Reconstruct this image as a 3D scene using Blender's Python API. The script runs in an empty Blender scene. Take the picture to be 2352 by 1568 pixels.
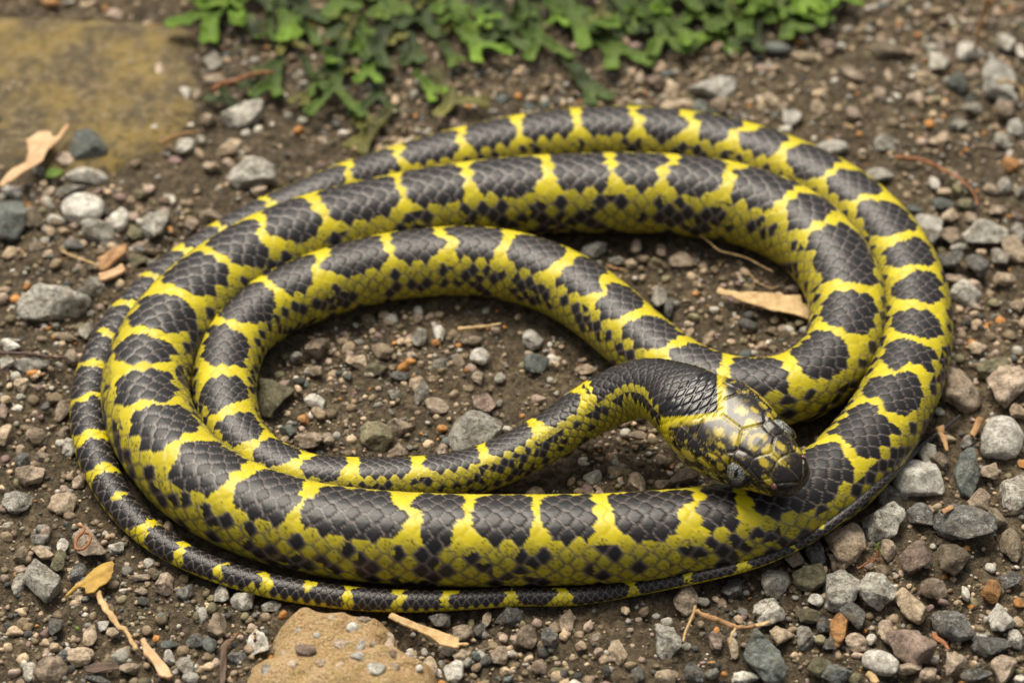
import bpy, math, random
import numpy as np
R_ = math.radians
sc = bpy.context.scene
COL = sc.collection

# ------------------------------------------------------------------ camera, sky, sun, exposure
PITCH = R_(43.0); LENS = 100.0; DIST = 0.729
cam_d = bpy.data.cameras.new('camera'); cam = bpy.data.objects.new('camera', cam_d); COL.objects.link(cam)
cam_d.lens = LENS; cam_d.sensor_width = 36.0; cam_d.clip_start = 0.02; cam_d.clip_end = 60.0
CAM = np.array([0.0, -DIST*math.cos(PITCH), DIST*math.sin(PITCH)])
cam.location = CAM; cam.rotation_euler = (math.pi/2 - PITCH, 0, 0)
cam_d.dof.use_dof = True; cam_d.dof.aperture_fstop = 11.0; cam_d.dof.focus_distance = 0.674; cam_d.dof.aperture_blades = 9
sc.camera = cam

world = bpy.data.worlds.new('World'); sc.world = world; world.use_nodes = True
nt = world.node_tree; nt.nodes.clear()
sky = nt.nodes.new('ShaderNodeTexSky'); sky.sky_type = 'NISHITA'; sky.sun_disc = False
SUN_EL, SUN_AZ = R_(62), R_(-24)          # azimuth clockwise from +Y (behind the coil, a little to the left)
sky.sun_elevation = SUN_EL; sky.sun_rotation = SUN_AZ
sky.air_density = 1.0; sky.dust_density = 6.0; sky.ozone_density = 0.6
bg = nt.nodes.new('ShaderNodeBackground'); bg.inputs['Strength'].default_value = 0.09
wo = nt.nodes.new('ShaderNodeOutputWorld')
hs_ = nt.nodes.new('ShaderNodeHueSaturation'); hs_.inputs['Saturation'].default_value = 0.18   # high thin cloud: a paler sky
nt.links.new(sky.outputs[0], hs_.inputs['Color']); nt.links.new(hs_.outputs[0], bg.inputs[0]); nt.links.new(bg.outputs[0], wo.inputs[0])

sun_d = bpy.data.lights.new('sun', 'SUN'); sun_d.energy = 2.7; sun_d.angle = R_(36); sun_d.color = (1.0, 0.89, 0.71)
sun = bpy.data.objects.new('sun', sun_d); COL.objects.link(sun)
sx, sy, sz = math.sin(SUN_AZ)*math.cos(SUN_EL), math.cos(SUN_AZ)*math.cos(SUN_EL), math.sin(SUN_EL)
from mathutils import Vector
sun.rotation_euler = Vector((sx, sy, sz)).to_track_quat('Z', 'Y').to_euler()
sc.view_settings.view_transform = 'Standard'; sc.view_settings.look = 'None'
sc.view_settings.exposure = 0.55; sc.view_settings.gamma = 1.0
sc.view_settings.use_curve_mapping = False

# ------------------------------------------------------------------ geometry helpers
FPX = LENS/36.0*2352.0                      # survey sketch units: 2352 x 1568
SP, CP = math.sin(PITCH), math.cos(PITCH)
RT = np.array([1.0, 0, 0]); FW = np.array([0, CP, -SP]); UP = np.array([0, SP, CP])
MM = DIST/FPX                               # metres per survey unit at the middle of the place

def at(x, y, z=0.0):
    """survey point -> position in the place, at height z above the soil"""
    d = FW + RT*((x-1176.0)/FPX) - UP*((y-784.0)/FPX)
    t = (z - CAM[2])/d[2]
    return CAM + d*t
def proj(P):
    q = np.asarray(P) - CAM
    w = q @ FW
    return np.stack([1176 + (q @ RT)/w*FPX, 784 - (q @ UP)/w*FPX], -1)

def _hash(ix, iy, iz, seed):
    h = (ix.astype(np.int64)*374761393 + iy.astype(np.int64)*668265263 + iz.astype(np.int64)*2147483647 + seed*1274126177) & 0xffffffff
    h = ((h ^ (h >> 13))*1274126177) & 0xffffffff
    h = ((h ^ (h >> 16))*2246822519) & 0xffffffff
    return ((h ^ (h >> 15)) & 0xffffff)/float(0xffffff)
def vnoise(p, seed=0):
    p = np.asarray(p, float); f = np.floor(p); w = p-f; w = w*w*(3-2*w); f = f.astype(np.int64)
    r = 0
    for dx in (0, 1):
        for dy in (0, 1):
            for dz in (0, 1):
                c = _hash(f[..., 0]+dx, f[..., 1]+dy, f[..., 2]+dz, seed)
                r = r + c*(w[..., 0] if dx else 1-w[..., 0])*(w[..., 1] if dy else 1-w[..., 1])*(w[..., 2] if dz else 1-w[..., 2])
    return r*2-1
def fbm(p, seed=0, o=3):
    p = np.asarray(p, float); r = 0; a = 1.0; t = 0
    for k in range(o):
        r = r + a*vnoise(p*(2.0**k)+k*7.3, seed+k); t += a; a *= 0.5
    return r/t
def sstep(a, b, x):
    t = np.clip((x-a)/(b-a), 0, 1); return t*t*(3-2*t)

def mk(name, V, F, mat, parent=None, smooth=True, col=None):
    me = bpy.data.meshes.new(name)
    V = np.asarray(V, np.float32); F = np.asarray(F, np.int32); k = F.shape[1]
    me.vertices.add(len(V)); me.vertices.foreach_set('co', V.ravel())
    me.loops.add(F.size); me.loops.foreach_set('vertex_index', F.ravel())
    me.polygons.add(len(F)); me.polygons.foreach_set('loop_start', np.arange(len(F), dtype=np.int32)*k)
    me.polygons.foreach_set('use_smooth', np.full(len(F), smooth, bool))
    if col is not None:
        a = me.color_attributes.new('tint', 'FLOAT_COLOR', 'POINT')
        c = np.ones((len(V), 4), np.float32); c[:, :col.shape[1]] = col
        a.data.foreach_set('color', c.ravel())
    me.materials.append(mat)
    me.update(calc_edges=True)
    o = bpy.data.objects.new(name, me); COL.objects.link(o)
    if parent is not None: o.parent = parent
    return o
def tag(o, label=None, cat=None, group=None, kind=None):
    if label: o['label'] = label
    if cat: o['category'] = cat
    if group: o['group'] = group
    if kind: o['kind'] = kind
    return o
def empty(name, loc=(0, 0, 0)):
    o = bpy.data.objects.new(name, None); COL.objects.link(o); o.location = loc; o.empty_display_size = 0.01
    return o

def ico(n):
    t = (1+5**.5)/2
    v = [(-1,t,0),(1,t,0),(-1,-t,0),(1,-t,0),(0,-1,t),(0,1,t),(0,-1,-t),(0,1,-t),(t,0,-1),(t,0,1),(-t,0,-1),(-t,0,1)]
    f = [(0,11,5),(0,5,1),(0,1,7),(0,7,10),(0,10,11),(1,5,9),(5,11,4),(11,10,2),(10,7,6),(7,1,8),(3,9,4),(3,4,2),(3,2,6),(3,6,8),(3,8,9),(4,9,5),(2,4,11),(6,2,10),(8,6,7),(9,8,1)]
    v = [np.array(p)/np.linalg.norm(p) for p in v]
    for _ in range(n):
        mid = {}; nf = []
        def m(a, b):
            k = (min(a, b), max(a, b))
            if k not in mid:
                q = v[a]+v[b]; v.append(q/np.linalg.norm(q)); mid[k] = len(v)-1
            return mid[k]
        for a, b, c in f:
            ab, bc, ca = m(a, b), m(b, c), m(c, a)
            nf += [(a, ab, ca), (b, bc, ab), (c, ca, bc), (ab, bc, ca)]
        f = nf
    return np.array(v), np.array(f)
ICO = {n: ico(n) for n in (0, 1, 2, 3, 4)}

def tube(pts, rad, n=8, rough=0.0, seed=0, flat=1.0):
    """tapered tube along points; returns V, F (quads)"""
    P = np.asarray(pts, float); k = len(P)
    rad = np.broadcast_to(np.asarray(rad, float), (k,))
    T = np.gradient(P, axis=0); T /= np.linalg.norm(T, axis=1, keepdims=True)+1e-12
    ref = np.array([0, 0, 1.0])
    S = np.cross(T, ref); S /= np.linalg.norm(S, axis=1, keepdims=True)+1e-9
    U = np.cross(S, T)
    a = np.linspace(0, 2*np.pi, n, endpoint=False)
    V = P[:, None] + rad[:, None, None]*(np.cos(a)[None, :, None]*S[:, None] + flat*np.sin(a)[None, :, None]*U[:, None])
    if rough:
        V = V + rough*rad[:, None, None]*vnoise(V/np.mean(rad)*0.6+seed*3.1, seed)[..., None]
    i = np.arange(k-1)[:, None]*n; j = np.arange(n)[None]
    F = np.stack([i+j, i+(j+1) % n, i+n+(j+1) % n, i+n+j], -1).reshape(-1, 4)
    V = V.reshape(-1, 3)
    c0, c1 = len(V), len(V)+1
    V = np.vstack([V, P[0], P[-1]])
    e = (k-1)*n
    caps = [[c0, (q+1) % n, q, q] for q in range(n)]+[[c1, e+q, e+(q+1) % n, e+(q+1) % n] for q in range(n)]
    return V, F, np.array([[c[0], c[1], c[2]] for c in caps])
def mk_tube(name, pts, rad, mat, parent=None, **kw):
    V, F, C = tube(pts, rad, **kw)
    T = np.vstack([F[:, [0, 1, 2]], F[:, [0, 2, 3]], C])
    return mk(name, V, T, mat, parent)
def spline(P, n, closed=False):
    """Catmull-Rom through rows of P, n samples per span"""
    P = np.asarray(P, float)
    Q = np.vstack([2*P[0]-P[1], P, 2*P[-1]-P[-2]])
    out = []
    t = np.linspace(0, 1, n, endpoint=False)[:, None]
    for i in range(1, len(Q)-2):
        a, b, c, d = Q[i-1], Q[i], Q[i+1], Q[i+2]
        out.append(0.5*((2*b)+(c-a)*t+(2*a-5*b+4*c-d)*t*t+(-a+3*b-3*c+d)*t**3))
    out.append(P[-1:])
    return np.vstack(out)

def sheet(name, field, bounds, res, top, mat, parent=None, thick=0.0, col=None):
    """solid of uneven outline: cells of a grid where field > 0, rim snapped to the outline; top(x, y, f) is the height"""
    x0, x1, y0, y1 = bounds
    nx, ny = int((x1-x0)/res)+1, int((y1-y0)/res)+1
    X, Y = np.meshgrid(x0+np.arange(nx)*res, y0+np.arange(ny)*res)
    f = field(X, Y)
    gy, gx = np.gradient(f, res); g2 = gx*gx+gy*gy+1e-9
    keep = np.zeros((ny-1, nx-1), bool)
    ins = f > 0
    cnt = ins[:-1, :-1].astype(int)+ins[1:, :-1]+ins[:-1, 1:]+ins[1:, 1:]
    keep = cnt >= 2
    used = np.zeros_like(ins)
    for a, b in ((0, 0), (0, 1), (1, 0), (1, 1)):
        used[a:ny-1+a, b:nx-1+b] |= keep
    allk = np.ones_like(ins)
    kp = np.pad(keep, 1)
    allk = kp[:-1, :-1] & kp[1:, :-1] & kp[:-1, 1:] & kp[1:, 1:]
    rim = used & ~allk
    st = np.clip(-f/np.sqrt(g2), -0.75*res, 0.75*res)
    Xs = np.where(rim, X+st*gx/np.sqrt(g2), X); Ys = np.where(rim, Y+st*gy/np.sqrt(g2), Y)
    fs = np.where(rim, 0, f)
    Z = top(Xs, Ys, fs)
    idx = -np.ones(X.shape, int); idx[used] = np.arange(used.sum())
    V = np.stack([Xs[used], Ys[used], Z[used]], -1)
    yy, xx = np.nonzero(keep)
    F = np.stack([idx[yy, xx], idx[yy, xx+1], idx[yy+1, xx+1], idx[yy+1, xx]], -1)
    o = mk(name, V, F, mat, parent, col=col(V, fs[used]) if col else None)
    if thick:
        m = o.modifiers.new('thickness', 'SOLIDIFY'); m.thickness = thick; m.offset = -1
    return o
def poly_sd(poly):
    P = np.asarray(poly, float)
    def f(X, Y):
        d = np.full(X.shape, 1e9); ins = np.zeros(X.shape, bool)
        for i in range(len(P)):
            a, b = P[i], P[(i+1) % len(P)]
            e = b-a; t = np.clip(((X-a[0])*e[0]+(Y-a[1])*e[1])/(e@e+1e-18), 0, 1)
            d = np.minimum(d, np.hypot(X-a[0]-t*e[0], Y-a[1]-t*e[1]))
            if a[1] != b[1]:
                c = ((a[1] > Y) != (b[1] > Y)) & (X < (b[0]-a[0])*(Y-a[1])/(b[1]-a[1])+a[0])
                ins ^= c
        return np.where(ins, d, -d)
    return f

# ------------------------------------------------------------------ materials
def new_mat(name):
    m = bpy.data.materials.new(name); m.use_nodes = True
    n = m.node_tree.nodes; b = n['Principled BSDF']
    return m, m.node_tree, b
class NB:
    def __init__(s, t): s.t = t
    def __call__(s, typ, **kw):
        n = s.t.nodes.new(typ)
        for k, v in kw.items():
            if k.startswith('_'): setattr(n, k[1:], v)
            else: n.inputs[k.replace('__', ' ')].default_value = v
        return n
    def link(s, a, b): s.t.links.new(a, b)
def ramp(nb, src, stops):
    r = nb('ShaderNodeValToRGB'); e = r.color_ramp.elements
    while len(e) < len(stops): e.new(0.5)
    for q, (p, c) in zip(e, stops):
        q.position = p; q.color = (*c, 1) if len(c) == 3 else c
    nb.link(src, r.inputs[0]); return r
def mixc(nb, fac, a, b, mode='MIX'):
    m = nb('ShaderNodeMix', _data_type='RGBA', _blend_type=mode)
    if isinstance(fac, (int, float)): m.inputs[0].default_value = fac
    else: nb.link(fac, m.inputs[0])
    for s, v in ((6, a), (7, b)):
        if isinstance(v, tuple): m.inputs[s].default_value = (*v, 1) if len(v) == 3 else v
        else: nb.link(v, m.inputs[s])
    return m.outputs[2]

def stone_mat(name, c1, c2, speck=(0.6, 0.58, 0.52), speck_amt=0.35, rough=0.78, dirt=0.4, scale=1.0, dark=0.25):
    m, t, b = new_mat(name); nb = NB(t)
    tc = nb('ShaderNodeTexCoord'); oi = nb('ShaderNodeObjectInfo')
    vm = nb('ShaderNodeVectorMath', _operation='ADD'); nb.link(tc.outputs['Object'], vm.inputs[0])
    cx = nb('ShaderNodeCombineXYZ'); mu = nb('ShaderNodeMath', _operation='MULTIPLY'); mu.inputs[1].default_value = 7.0
    nb.link(oi.outputs['Random'], mu.inputs[0]); nb.link(mu.outputs[0], cx.inputs[0]); nb.link(mu.outputs[0], cx.inputs[1])
    nb.link(cx.outputs[0], vm.inputs[1]); co = vm.outputs[0]
    def noise(s, d=4, r=0.6):
        n = nb('ShaderNodeTexNoise', Scale=s*scale, Detail=d, Roughness=r); nb.link(co, n.inputs['Vector']); return n.outputs[0]
    n1 = noise(300, 6, 0.75); n2 = noise(1150, 4, 0.8); n3 = noise(330, 6, 0.8); n4 = noise(700, 5, 0.8)
    r1 = ramp(nb, n1, [(0.40, tuple(x*.8 for x in c1)), (0.60, tuple(min(x*1.12, .8) for x in c2))])
    c = r1.outputs[0]
    sp = ramp(nb, n2, [(0.53, (0, 0, 0)), (0.60, (min(1, speck_amt*1.9),)*3)])
    c = mixc(nb, sp.outputs[0], c, speck)
    dk = ramp(nb, n4, [(0.54, (0, 0, 0)), (0.62, (min(1, dark*2.4),)*3)])
    c = mixc(nb, dk.outputs[0], c, (0.03, 0.027, 0.023))
    # soil stuck to the stone in patches
    di = ramp(nb, n3, [(0.50, (0, 0, 0)), (0.60, (min(1, dirt*1.7),)*3)])
    c = mixc(nb, di.outputs[0], c, (0.125, 0.095, 0.057))
    hs = nb('ShaderNodeHueSaturation'); mr = nb('ShaderNodeMapRange'); nb.link(oi.outputs['Random'], mr.inputs[0])
    mr.inputs[3].default_value = 0.85; mr.inputs[4].default_value = 1.5
    nb.link(mr.outputs[0], hs.inputs['Value']); nb.link(c, hs.inputs['Color'])
    nb.link(hs.outputs[0], b.inputs['Base Color'])
    b.inputs['Roughness'].default_value = rough
    b.inputs['Specular IOR Level'].default_value = 0.35
    mxh = nb('ShaderNodeMath', _operation='ADD'); nb.link(n2, mxh.inputs[0]); nb.link(n4, mxh.inputs[1])
    bp = nb('ShaderNodeBump', Strength=0.9, Distance=0.0011); nb.link(mxh.outputs[0], bp.inputs['Height']); nb.link(bp.outputs[0], b.inputs['Normal'])
    return m
KIND = {  # code: (colour word, material)
 'lg': ('speckled light grey', stone_mat('stone_light_grey', (.29,.275,.225), (.52,.49,.41), (.62,.60,.54), .45, dark=.35)),
 'g':  ('grey', stone_mat('stone_grey', (.20,.185,.15), (.37,.345,.285), (.5,.48,.43), .35)),
 'dk': ('dark charcoal', stone_mat('stone_charcoal', (.05,.05,.046), (.15,.146,.13), (.42,.41,.38), .3, rough=.6)),
 'bl': ('blue-grey', stone_mat('stone_blue_grey', (.065,.078,.07), (.15,.168,.15), (.36,.37,.33), .25, dirt=.25, rough=.62)),
 'wh': ('whitish', stone_mat('stone_white', (.42,.39,.33), (.64,.61,.53), (.74,.72,.66), .3, dirt=.28, dark=.18)),
 'pk': ('pinkish', stone_mat('stone_pink', (.28,.205,.14), (.48,.38,.275), (.58,.5,.43), .3)),
 'ta': ('tan', stone_mat('stone_tan', (.33,.24,.15), (.53,.42,.29), (.64,.55,.43), .25, dirt=.3)),
 'or': ('orange', stone_mat('stone_orange', (.30,.13,.035), (.47,.24,.085), (.55,.38,.2), .25, dirt=.2)),
 'ol': ('olive', stone_mat('stone_olive', (.12,.11,.06), (.24,.215,.125), (.36,.33,.22), .25)),
 'br': ('brown', stone_mat('stone_brown', (.175,.13,.085), (.36,.28,.20), (.42,.35,.28), .3)),
 'mv': ('mauve', stone_mat('stone_mauve', (.20,.135,.10), (.36,.265,.205), (.44,.37,.33), .3)),
 'cl': ('earthy', stone_mat('soil_clod', (.13,.10,.062), (.24,.19,.125), (.33,.29,.22), .3, dirt=.6)),
}
def simple_mat(name, c1, c2, scale=300, rough=0.7, bump=0.5, dist=0.0004, stretch=None, spec=0.35, detail=4, sss=0.0):
    m, t, b = new_mat(name); nb = NB(t)
    tc = nb('ShaderNodeTexCoord'); co = tc.outputs['Object']
    if stretch:
        mp = nb('ShaderNodeMapping'); mp.inputs['Scale'].default_value = stretch; nb.link(co, mp.inputs[0]); co = mp.outputs[0]
    n = nb('ShaderNodeTexNoise', Scale=scale, Detail=detail, Roughness=0.65); nb.link(co, n.inputs['Vector'])
    r = ramp(nb, n.outputs[0], [(0.32, c1), (0.68, c2)]); nb.link(r.outputs[0], b.inputs['Base Color'])
    b.inputs['Roughness'].default_value = rough; b.inputs['Specular IOR Level'].default_value = spec
    n2 = nb('ShaderNodeTexNoise', Scale=scale*3, Detail=4, Roughness=0.7); nb.link(co, n2.inputs['Vector'])
    bp = nb('ShaderNodeBump', Strength=bump, Distance=dist); nb.link(n2.outputs[0], bp.inputs['Height']); nb.link(bp.outputs[0], b.inputs['Normal'])
    if sss:
        b.inputs['Subsurface Weight'].default_value = sss; b.inputs['Subsurface Scale'].default_value = 0.001
    return m
M_STRAW = simple_mat('dry_straw', (.36,.22,.09), (.62,.45,.22), 350, .65, .5)
M_BARK = simple_mat('dry_bark', (.22,.11,.045), (.46,.28,.13), 400, .75, .7)
M_TWIG = simple_mat('dark_twig', (.07,.045,.035), (.17,.11,.085), 500, .75, .6)
M_REDTWIG = simple_mat('red_twig', (.22,.08,.03), (.38,.17,.07), 500, .7, .6)
M_LEAF = simple_mat('dry_leaf', (.42,.24,.11), (.62,.42,.24), 200, .6, .4)
M_LEAFY = simple_mat('yellow_leaf', (.30,.17,.03), (.48,.31,.06), 350, .65, .5)
M_LEAFD = simple_mat('dark_leaf', (.05,.03,.02), (.14,.085,.05), 250, .6, .4)
M_GREEN = simple_mat('moss_green', (.06,.12,.012), (.16,.24,.03), 600, .7, .5)
# ------------------------------------------------------------------ the ground: one sheet of damp soil, finely lumpy where it is near
def soil_mat():
    m, t, b = new_mat('soil'); nb = NB(t)
    tc = nb('ShaderNodeTexCoord'); co = tc.outputs['Object']
    def noise(s, d=5, r=0.65):
        n = nb('ShaderNodeTexNoise', Scale=s, Detail=d, Roughness=r); nb.link(co, n.inputs['Vector']); return n.outputs[0]
    a, c_, e, g = noise(45), noise(420), noise(1700, 4, .75), noise(900, 3, .6)
    r1 = ramp(nb, c_, [(0.36, (.070, .053, .031)), (0.52, (.175, .135, .081)), (0.66, (.30, .24, .155))])
    r2 = ramp(nb, a, [(0.35, (.66, .64, .62)), (0.65, (1.18, 1.12, 1.04))])
    c = mixc(nb, 1.0, r1.outputs[0], r2.outputs[0], 'MULTIPLY')
    sp = ramp(nb, e, [(0.54, (0, 0, 0)), (0.63, (.7, .7, .7))]); c = mixc(nb, sp.outputs[0], c, (.33, .27, .19))
    sd = ramp(nb, g, [(0.55, (0, 0, 0)), (0.64, (.7, .7, .7))]); c = mixc(nb, sd.outputs[0], c, (.03, .024, .018))
    nb.link(c, b.inputs['Base Color']); b.inputs['Roughness'].default_value = .85; b.inputs['Specular IOR Level'].default_value = .3
    ad = nb('ShaderNodeMath', _operation='ADD'); nb.link(e, ad.inputs[0]); nb.link(c_, ad.inputs[1])
    bp = nb('ShaderNodeBump', Strength=1.0, Distance=0.0022); nb.link(ad.outputs[0], bp.inputs['Height']); nb.link(bp.outputs[0], b.inputs['Normal'])
    return m
M_SOIL = soil_mat()
def axis_ticks(lo, hi, step):
    mid = np.arange(lo, hi+step/2, step); out = []
    e = step; x = hi
    right = []
    while x < 6: e *= 1.5; x += e; right.append(x)
    left = []; e = step; x = lo
    while x > -6: e *= 1.5; x -= e; left.append(x)
    return np.concatenate([left[::-1], mid, right])
def ground_z(x, y):
    p = np.stack([x, y, x*0], -1)
    near = np.exp(-(np.maximum(np.hypot(x, y)-0.35, 0)/0.3)**2)
    z = 0.0011*fbm(p*38, 101, 2)+near*(0.0016*fbm(p*150, 102, 2)+0.0021*np.abs(fbm(p*330, 103, 3)))
    return z-0.0010
gx = axis_ticks(-0.175, 0.175, 0.00085); gy = axis_ticks(-0.14, 0.20, 0.00085)
GX, GY = np.meshgrid(gx, gy); GZ = ground_z(GX, GY)
ny_, nx_ = GX.shape; ii = np.arange(ny_-1)[:, None]*nx_; jj = np.arange(nx_-1)[None]
gF = np.stack([ii+jj, ii+jj+1, ii+nx_+jj+1, ii+nx_+jj], -1).reshape(-1, 4)
tag(mk('ground', np.stack([GX, GY, GZ], -1).reshape(-1, 3), gF, M_SOIL), kind='structure')
# ------------------------------------------------------------------ the snake: path (x, y, half thickness, height of the axis in mm or None = lying on the soil)
PATH = [
 (1838,1108,40,25.0),(1800,1085,60,25.6),(1745,1050,80,26.6),(1690,1013,88,27.6),(1640,976,80,27.8),(1596,940,74,26.5),
 (1553,910,74,24.0),(1512,895,72,21.5),(1466,893,69,18.8),(1412,912,67,15.5),(1349,946,62,12.2),(1280,992,60,9.4),(1200,1038,59,7.4),(1100,1080,58,None),
 (1000,1099,58,None),(900,1105,58,None),(800,1105,58,None),(700,1095,57,None),(610,1062,62,None),(545,1005,66,None),(518,930,70,None),
 (518,850,72,None),(545,775,74,None),(610,712,76,None),(700,668,78,None),(800,634,79,None),(900,612,80,None),(1000,601,81,None),(1100,600,82,None),
 (1200,617,82,None),(1300,655,81,None),(1385,712,80,None),(1460,777,79,None),(1540,841,80,None),(1630,886,82,None),(1730,903,83,None),(1820,892,84,None),
 (1893,850,85,None),(1938,785,86,None),(1950,710,87,None),(1930,635,89,None),(1880,565,91,None),(1810,512,93,None),(1710,472,94,None),(1600,452,95,None),
 (1500,444,95,None),(1400,443,95,None),(1300,445,94,None),(1200,450,94,None),(1100,459,93,None),(1000,473,93,None),(900,493,93,None),(800,516,94,None),
 (700,545,95,None),(610,582,95,None),(525,632,95,None),(445,695,96,None),(383,765,97,None),(342,845,97,None),(337,930,98,None),(368,1010,100,None),
 (430,1085,102,None),(520,1145,104,None),(620,1186,105,None),(730,1214,106,None),(850,1230,107,None),(980,1238,107,None),(1110,1241,107,None),(1240,1240,106,None),(1370,1237,105,None),
 (1490,1230,104,None),(1600,1219,102,None),(1710,1198,100,None),(1810,1164,97,None),(1900,1112,94,None),(1975,1042,91,None),(2036,960,88,None),
 (2080,870,84,None),(2104,775,80,None),(2100,685,78,None),(2070,600,77,None),(2018,525,76,None),(1945,460,76,None),(1855,408,75,None),(1755,368,75,None),
 (1650,338,74,None),(1550,322,73,None),(1450,315,73,None),(1350,316,72,None),(1250,324,71,None),(1150,340,69,None),(1050,361,67,None),(950,386,64,None),
 (850,415,61,None),(750,447,57,None),(650,487,52,None),(550,534,48,None),(460,586,46,None),(382,642,45,None),(318,702,44,None),(268,766,45,None),
 (231,833,44,None),(209,906,42,None),(207,981,41,None),(224,1057,39,None),(258,1130,35,None),(305,1190,33,None),(362,1240,30,None),(430,1280,28,None),
 (515,1315,27,None),(610,1342,27,None),(713,1361,27,None),(830,1375,26,None),(947,1380,25,None),(1070,1377,22,None),(1192,1370,21,None),(1323,1369,20,None),
 (1466,1348,18,None),(1600,1323,16,None),(1727,1293,14,None),(1822,1254,13,None),(1893,1213,12,None),(1962,1162,11,None),(2037,1095,10,None),(2113,1026,7.5,None),(2165,987,5.5,None),(2206,953,3,None)]
PP = []
for x, y, h, z in PATH:
    r = h*MM
    for _ in range(4):
        zz = (0.80*r if z is None else z*0.001)
        if z is None and h < 60: zz = 0.86*r+0.0008
        p = at(x, y, zz); r = h*((p-CAM) @ FW)/FPX
    PP.append([*p, r])
PP = np.array(PP)
# the tail tip leans against the flank of the big coil: lift it on the gravel until it lies clear
for q in range(len(PATH)-14, len(PATH)):
    x, y, h, z = PATH[q]; zz = PP[q, 2]
    for _ in range(60):
        p = at(x, y, zz); r = h*((p-CAM) @ FW)/FPX
        if (np.linalg.norm(PP[20:90, :3]-p, axis=1)-PP[20:90, 3]).min() > r*0.85: break
        zz += 0.0002
    PP[q] = [*p, r]
dense = spline(PP, 24)
seg = np.linalg.norm(np.diff(dense[:, :3], axis=0), axis=1)
SL = np.concatenate([[0], np.cumsum(seg)]); LEN = SL[-1]
def path_at(s):
    return np.stack([np.interp(s, SL, dense[:, k]) for k in range(4)], -1)
# smooth the resampled path a little
sg = np.linspace(0, LEN, 6000); pg = path_at(sg)
ker = np.hanning(41); ker /= ker.sum()
pad = 20
pgs = np.stack([np.convolve(np.concatenate([2*pg[0, k]-pg[pad:0:-1, k], pg[:, k], 2*pg[-1, k]-pg[-2:-pad-2:-1, k]]), ker, 'valid') for k in range(4)], -1)
HEADL = 0.0355                              # the first stretch of the path is the head
def rad(s): return np.interp(s, sg, pgs[:, 3])
def axis(s): return np.stack([np.interp(s, sg, pgs[:, k]) for k in range(3)], -1)

# --- where the yellow bands cross the back (from the nape to the tail)
BANDS = [(1354,891),(1242,975),(1119,1040),(961,1070),(810,1070),(690,1066),(578,1030),(500,952),(503,848),(545,748),(640,690),(748,640),(890,565),(1024,540),(1165,545),(1305,585),
 (1401,640),(1461,719),(1545,795),(1662,845),(1815,838),(1948,775),(1964,657),(1901,505),(1829,430),(1677,385),(1537,375),(1406,372),(1255,372),(1072,395),(916,415),(715,430),(594,498),
 (479,568),(385,655),(307,748),(294,841),(312,943),(385,1052),(540,1110),(697,1150),(940,1150),(1072,1150),(1232,1150),(1385,1150),(1590,1140),(1698,1125),(1920,1005),(2008,925),(2086,855),
 (2112,780),(2112,700),(2086,620),(2076,542),(2006,452),(1928,380),(1810,335),(1703,305),(1586,283),(1459,258),(1323,262),(1190,280),(1057,305),(914,342),(796,380),(617,459),(510,527),(417,560),
 (341,618),(276,680),(228,755),(193,828),(187,909),(200,1000),(222,1080),(250,1148),(323,1222),(411,1265),(510,1300),(606,1327),(705,1340),(802,1353),(914,1363),(1028,1363),(1172,1358),(1292,1361),
 (1453,1337),(1586,1314),(1706,1290),(1815,1238),(1888,1199)]
ss = np.linspace(0, LEN, 12000)
dors = axis(ss).copy(); dors[:, 2] += rad(ss)*0.9
dpx = proj(dors)
sb = []; prev = HEADL
for bx, by in BANDS:
    m = (ss > prev+0.004) & (ss < prev+0.060)
    q = np.where(m, np.hypot(dpx[:, 0]-bx, dpx[:, 1]-by), 1e9)
    prev = ss[np.argmin(q)]; sb.append(prev)
SB = np.array(sb)
sHIDE = SB[65]                              # the stretch tucked behind the big coil: the tail begins here
# --- scale lattice along the body
perg = np.clip(0.50*rad(ss), 0.0030, 0.0062)
perg = np.where(ss > sHIDE, np.clip(0.95*rad(ss), 0.0023, 0.0040), perg)
perg = np.where(ss < HEADL+0.022, np.interp(ss, [HEADL, HEADL+0.022], [0.0022, 0.0032]), perg)
ucum = np.concatenate([[0], np.cumsum((ss[1:]-ss[:-1])/perg[1:])])
u0 = np.interp(HEADL, ss, ucum); ucum -= u0
NU = ucum[-1]; PER = 11
uu = np.arange(0, int(NU*PER))/PER
s_body = np.interp(uu, ucum, ss)
HN = 230
s_head = HEADL*(1-np.cos(np.linspace(0, 1, HN, endpoint=False)*np.pi/2)**1.0)
s_head = HEADL*np.linspace(0, 1, HN, endpoint=False)**1.35
S = np.concatenate([s_head, s_body]); U = np.concatenate([np.interp(s_head, ss, ucum), uu])
NS = len(S); nh = HN
NT = 158
th = np.linspace(-np.pi, np.pi, NT, endpoint=False)      # 0 = back, +-pi = belly
# frames
P = axis(S); Tn = axis(np.minimum(S+0.0012, LEN))-axis(np.maximum(S-0.0012, 0)); Tn /= np.linalg.norm(Tn, axis=1, keepdims=True)
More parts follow.
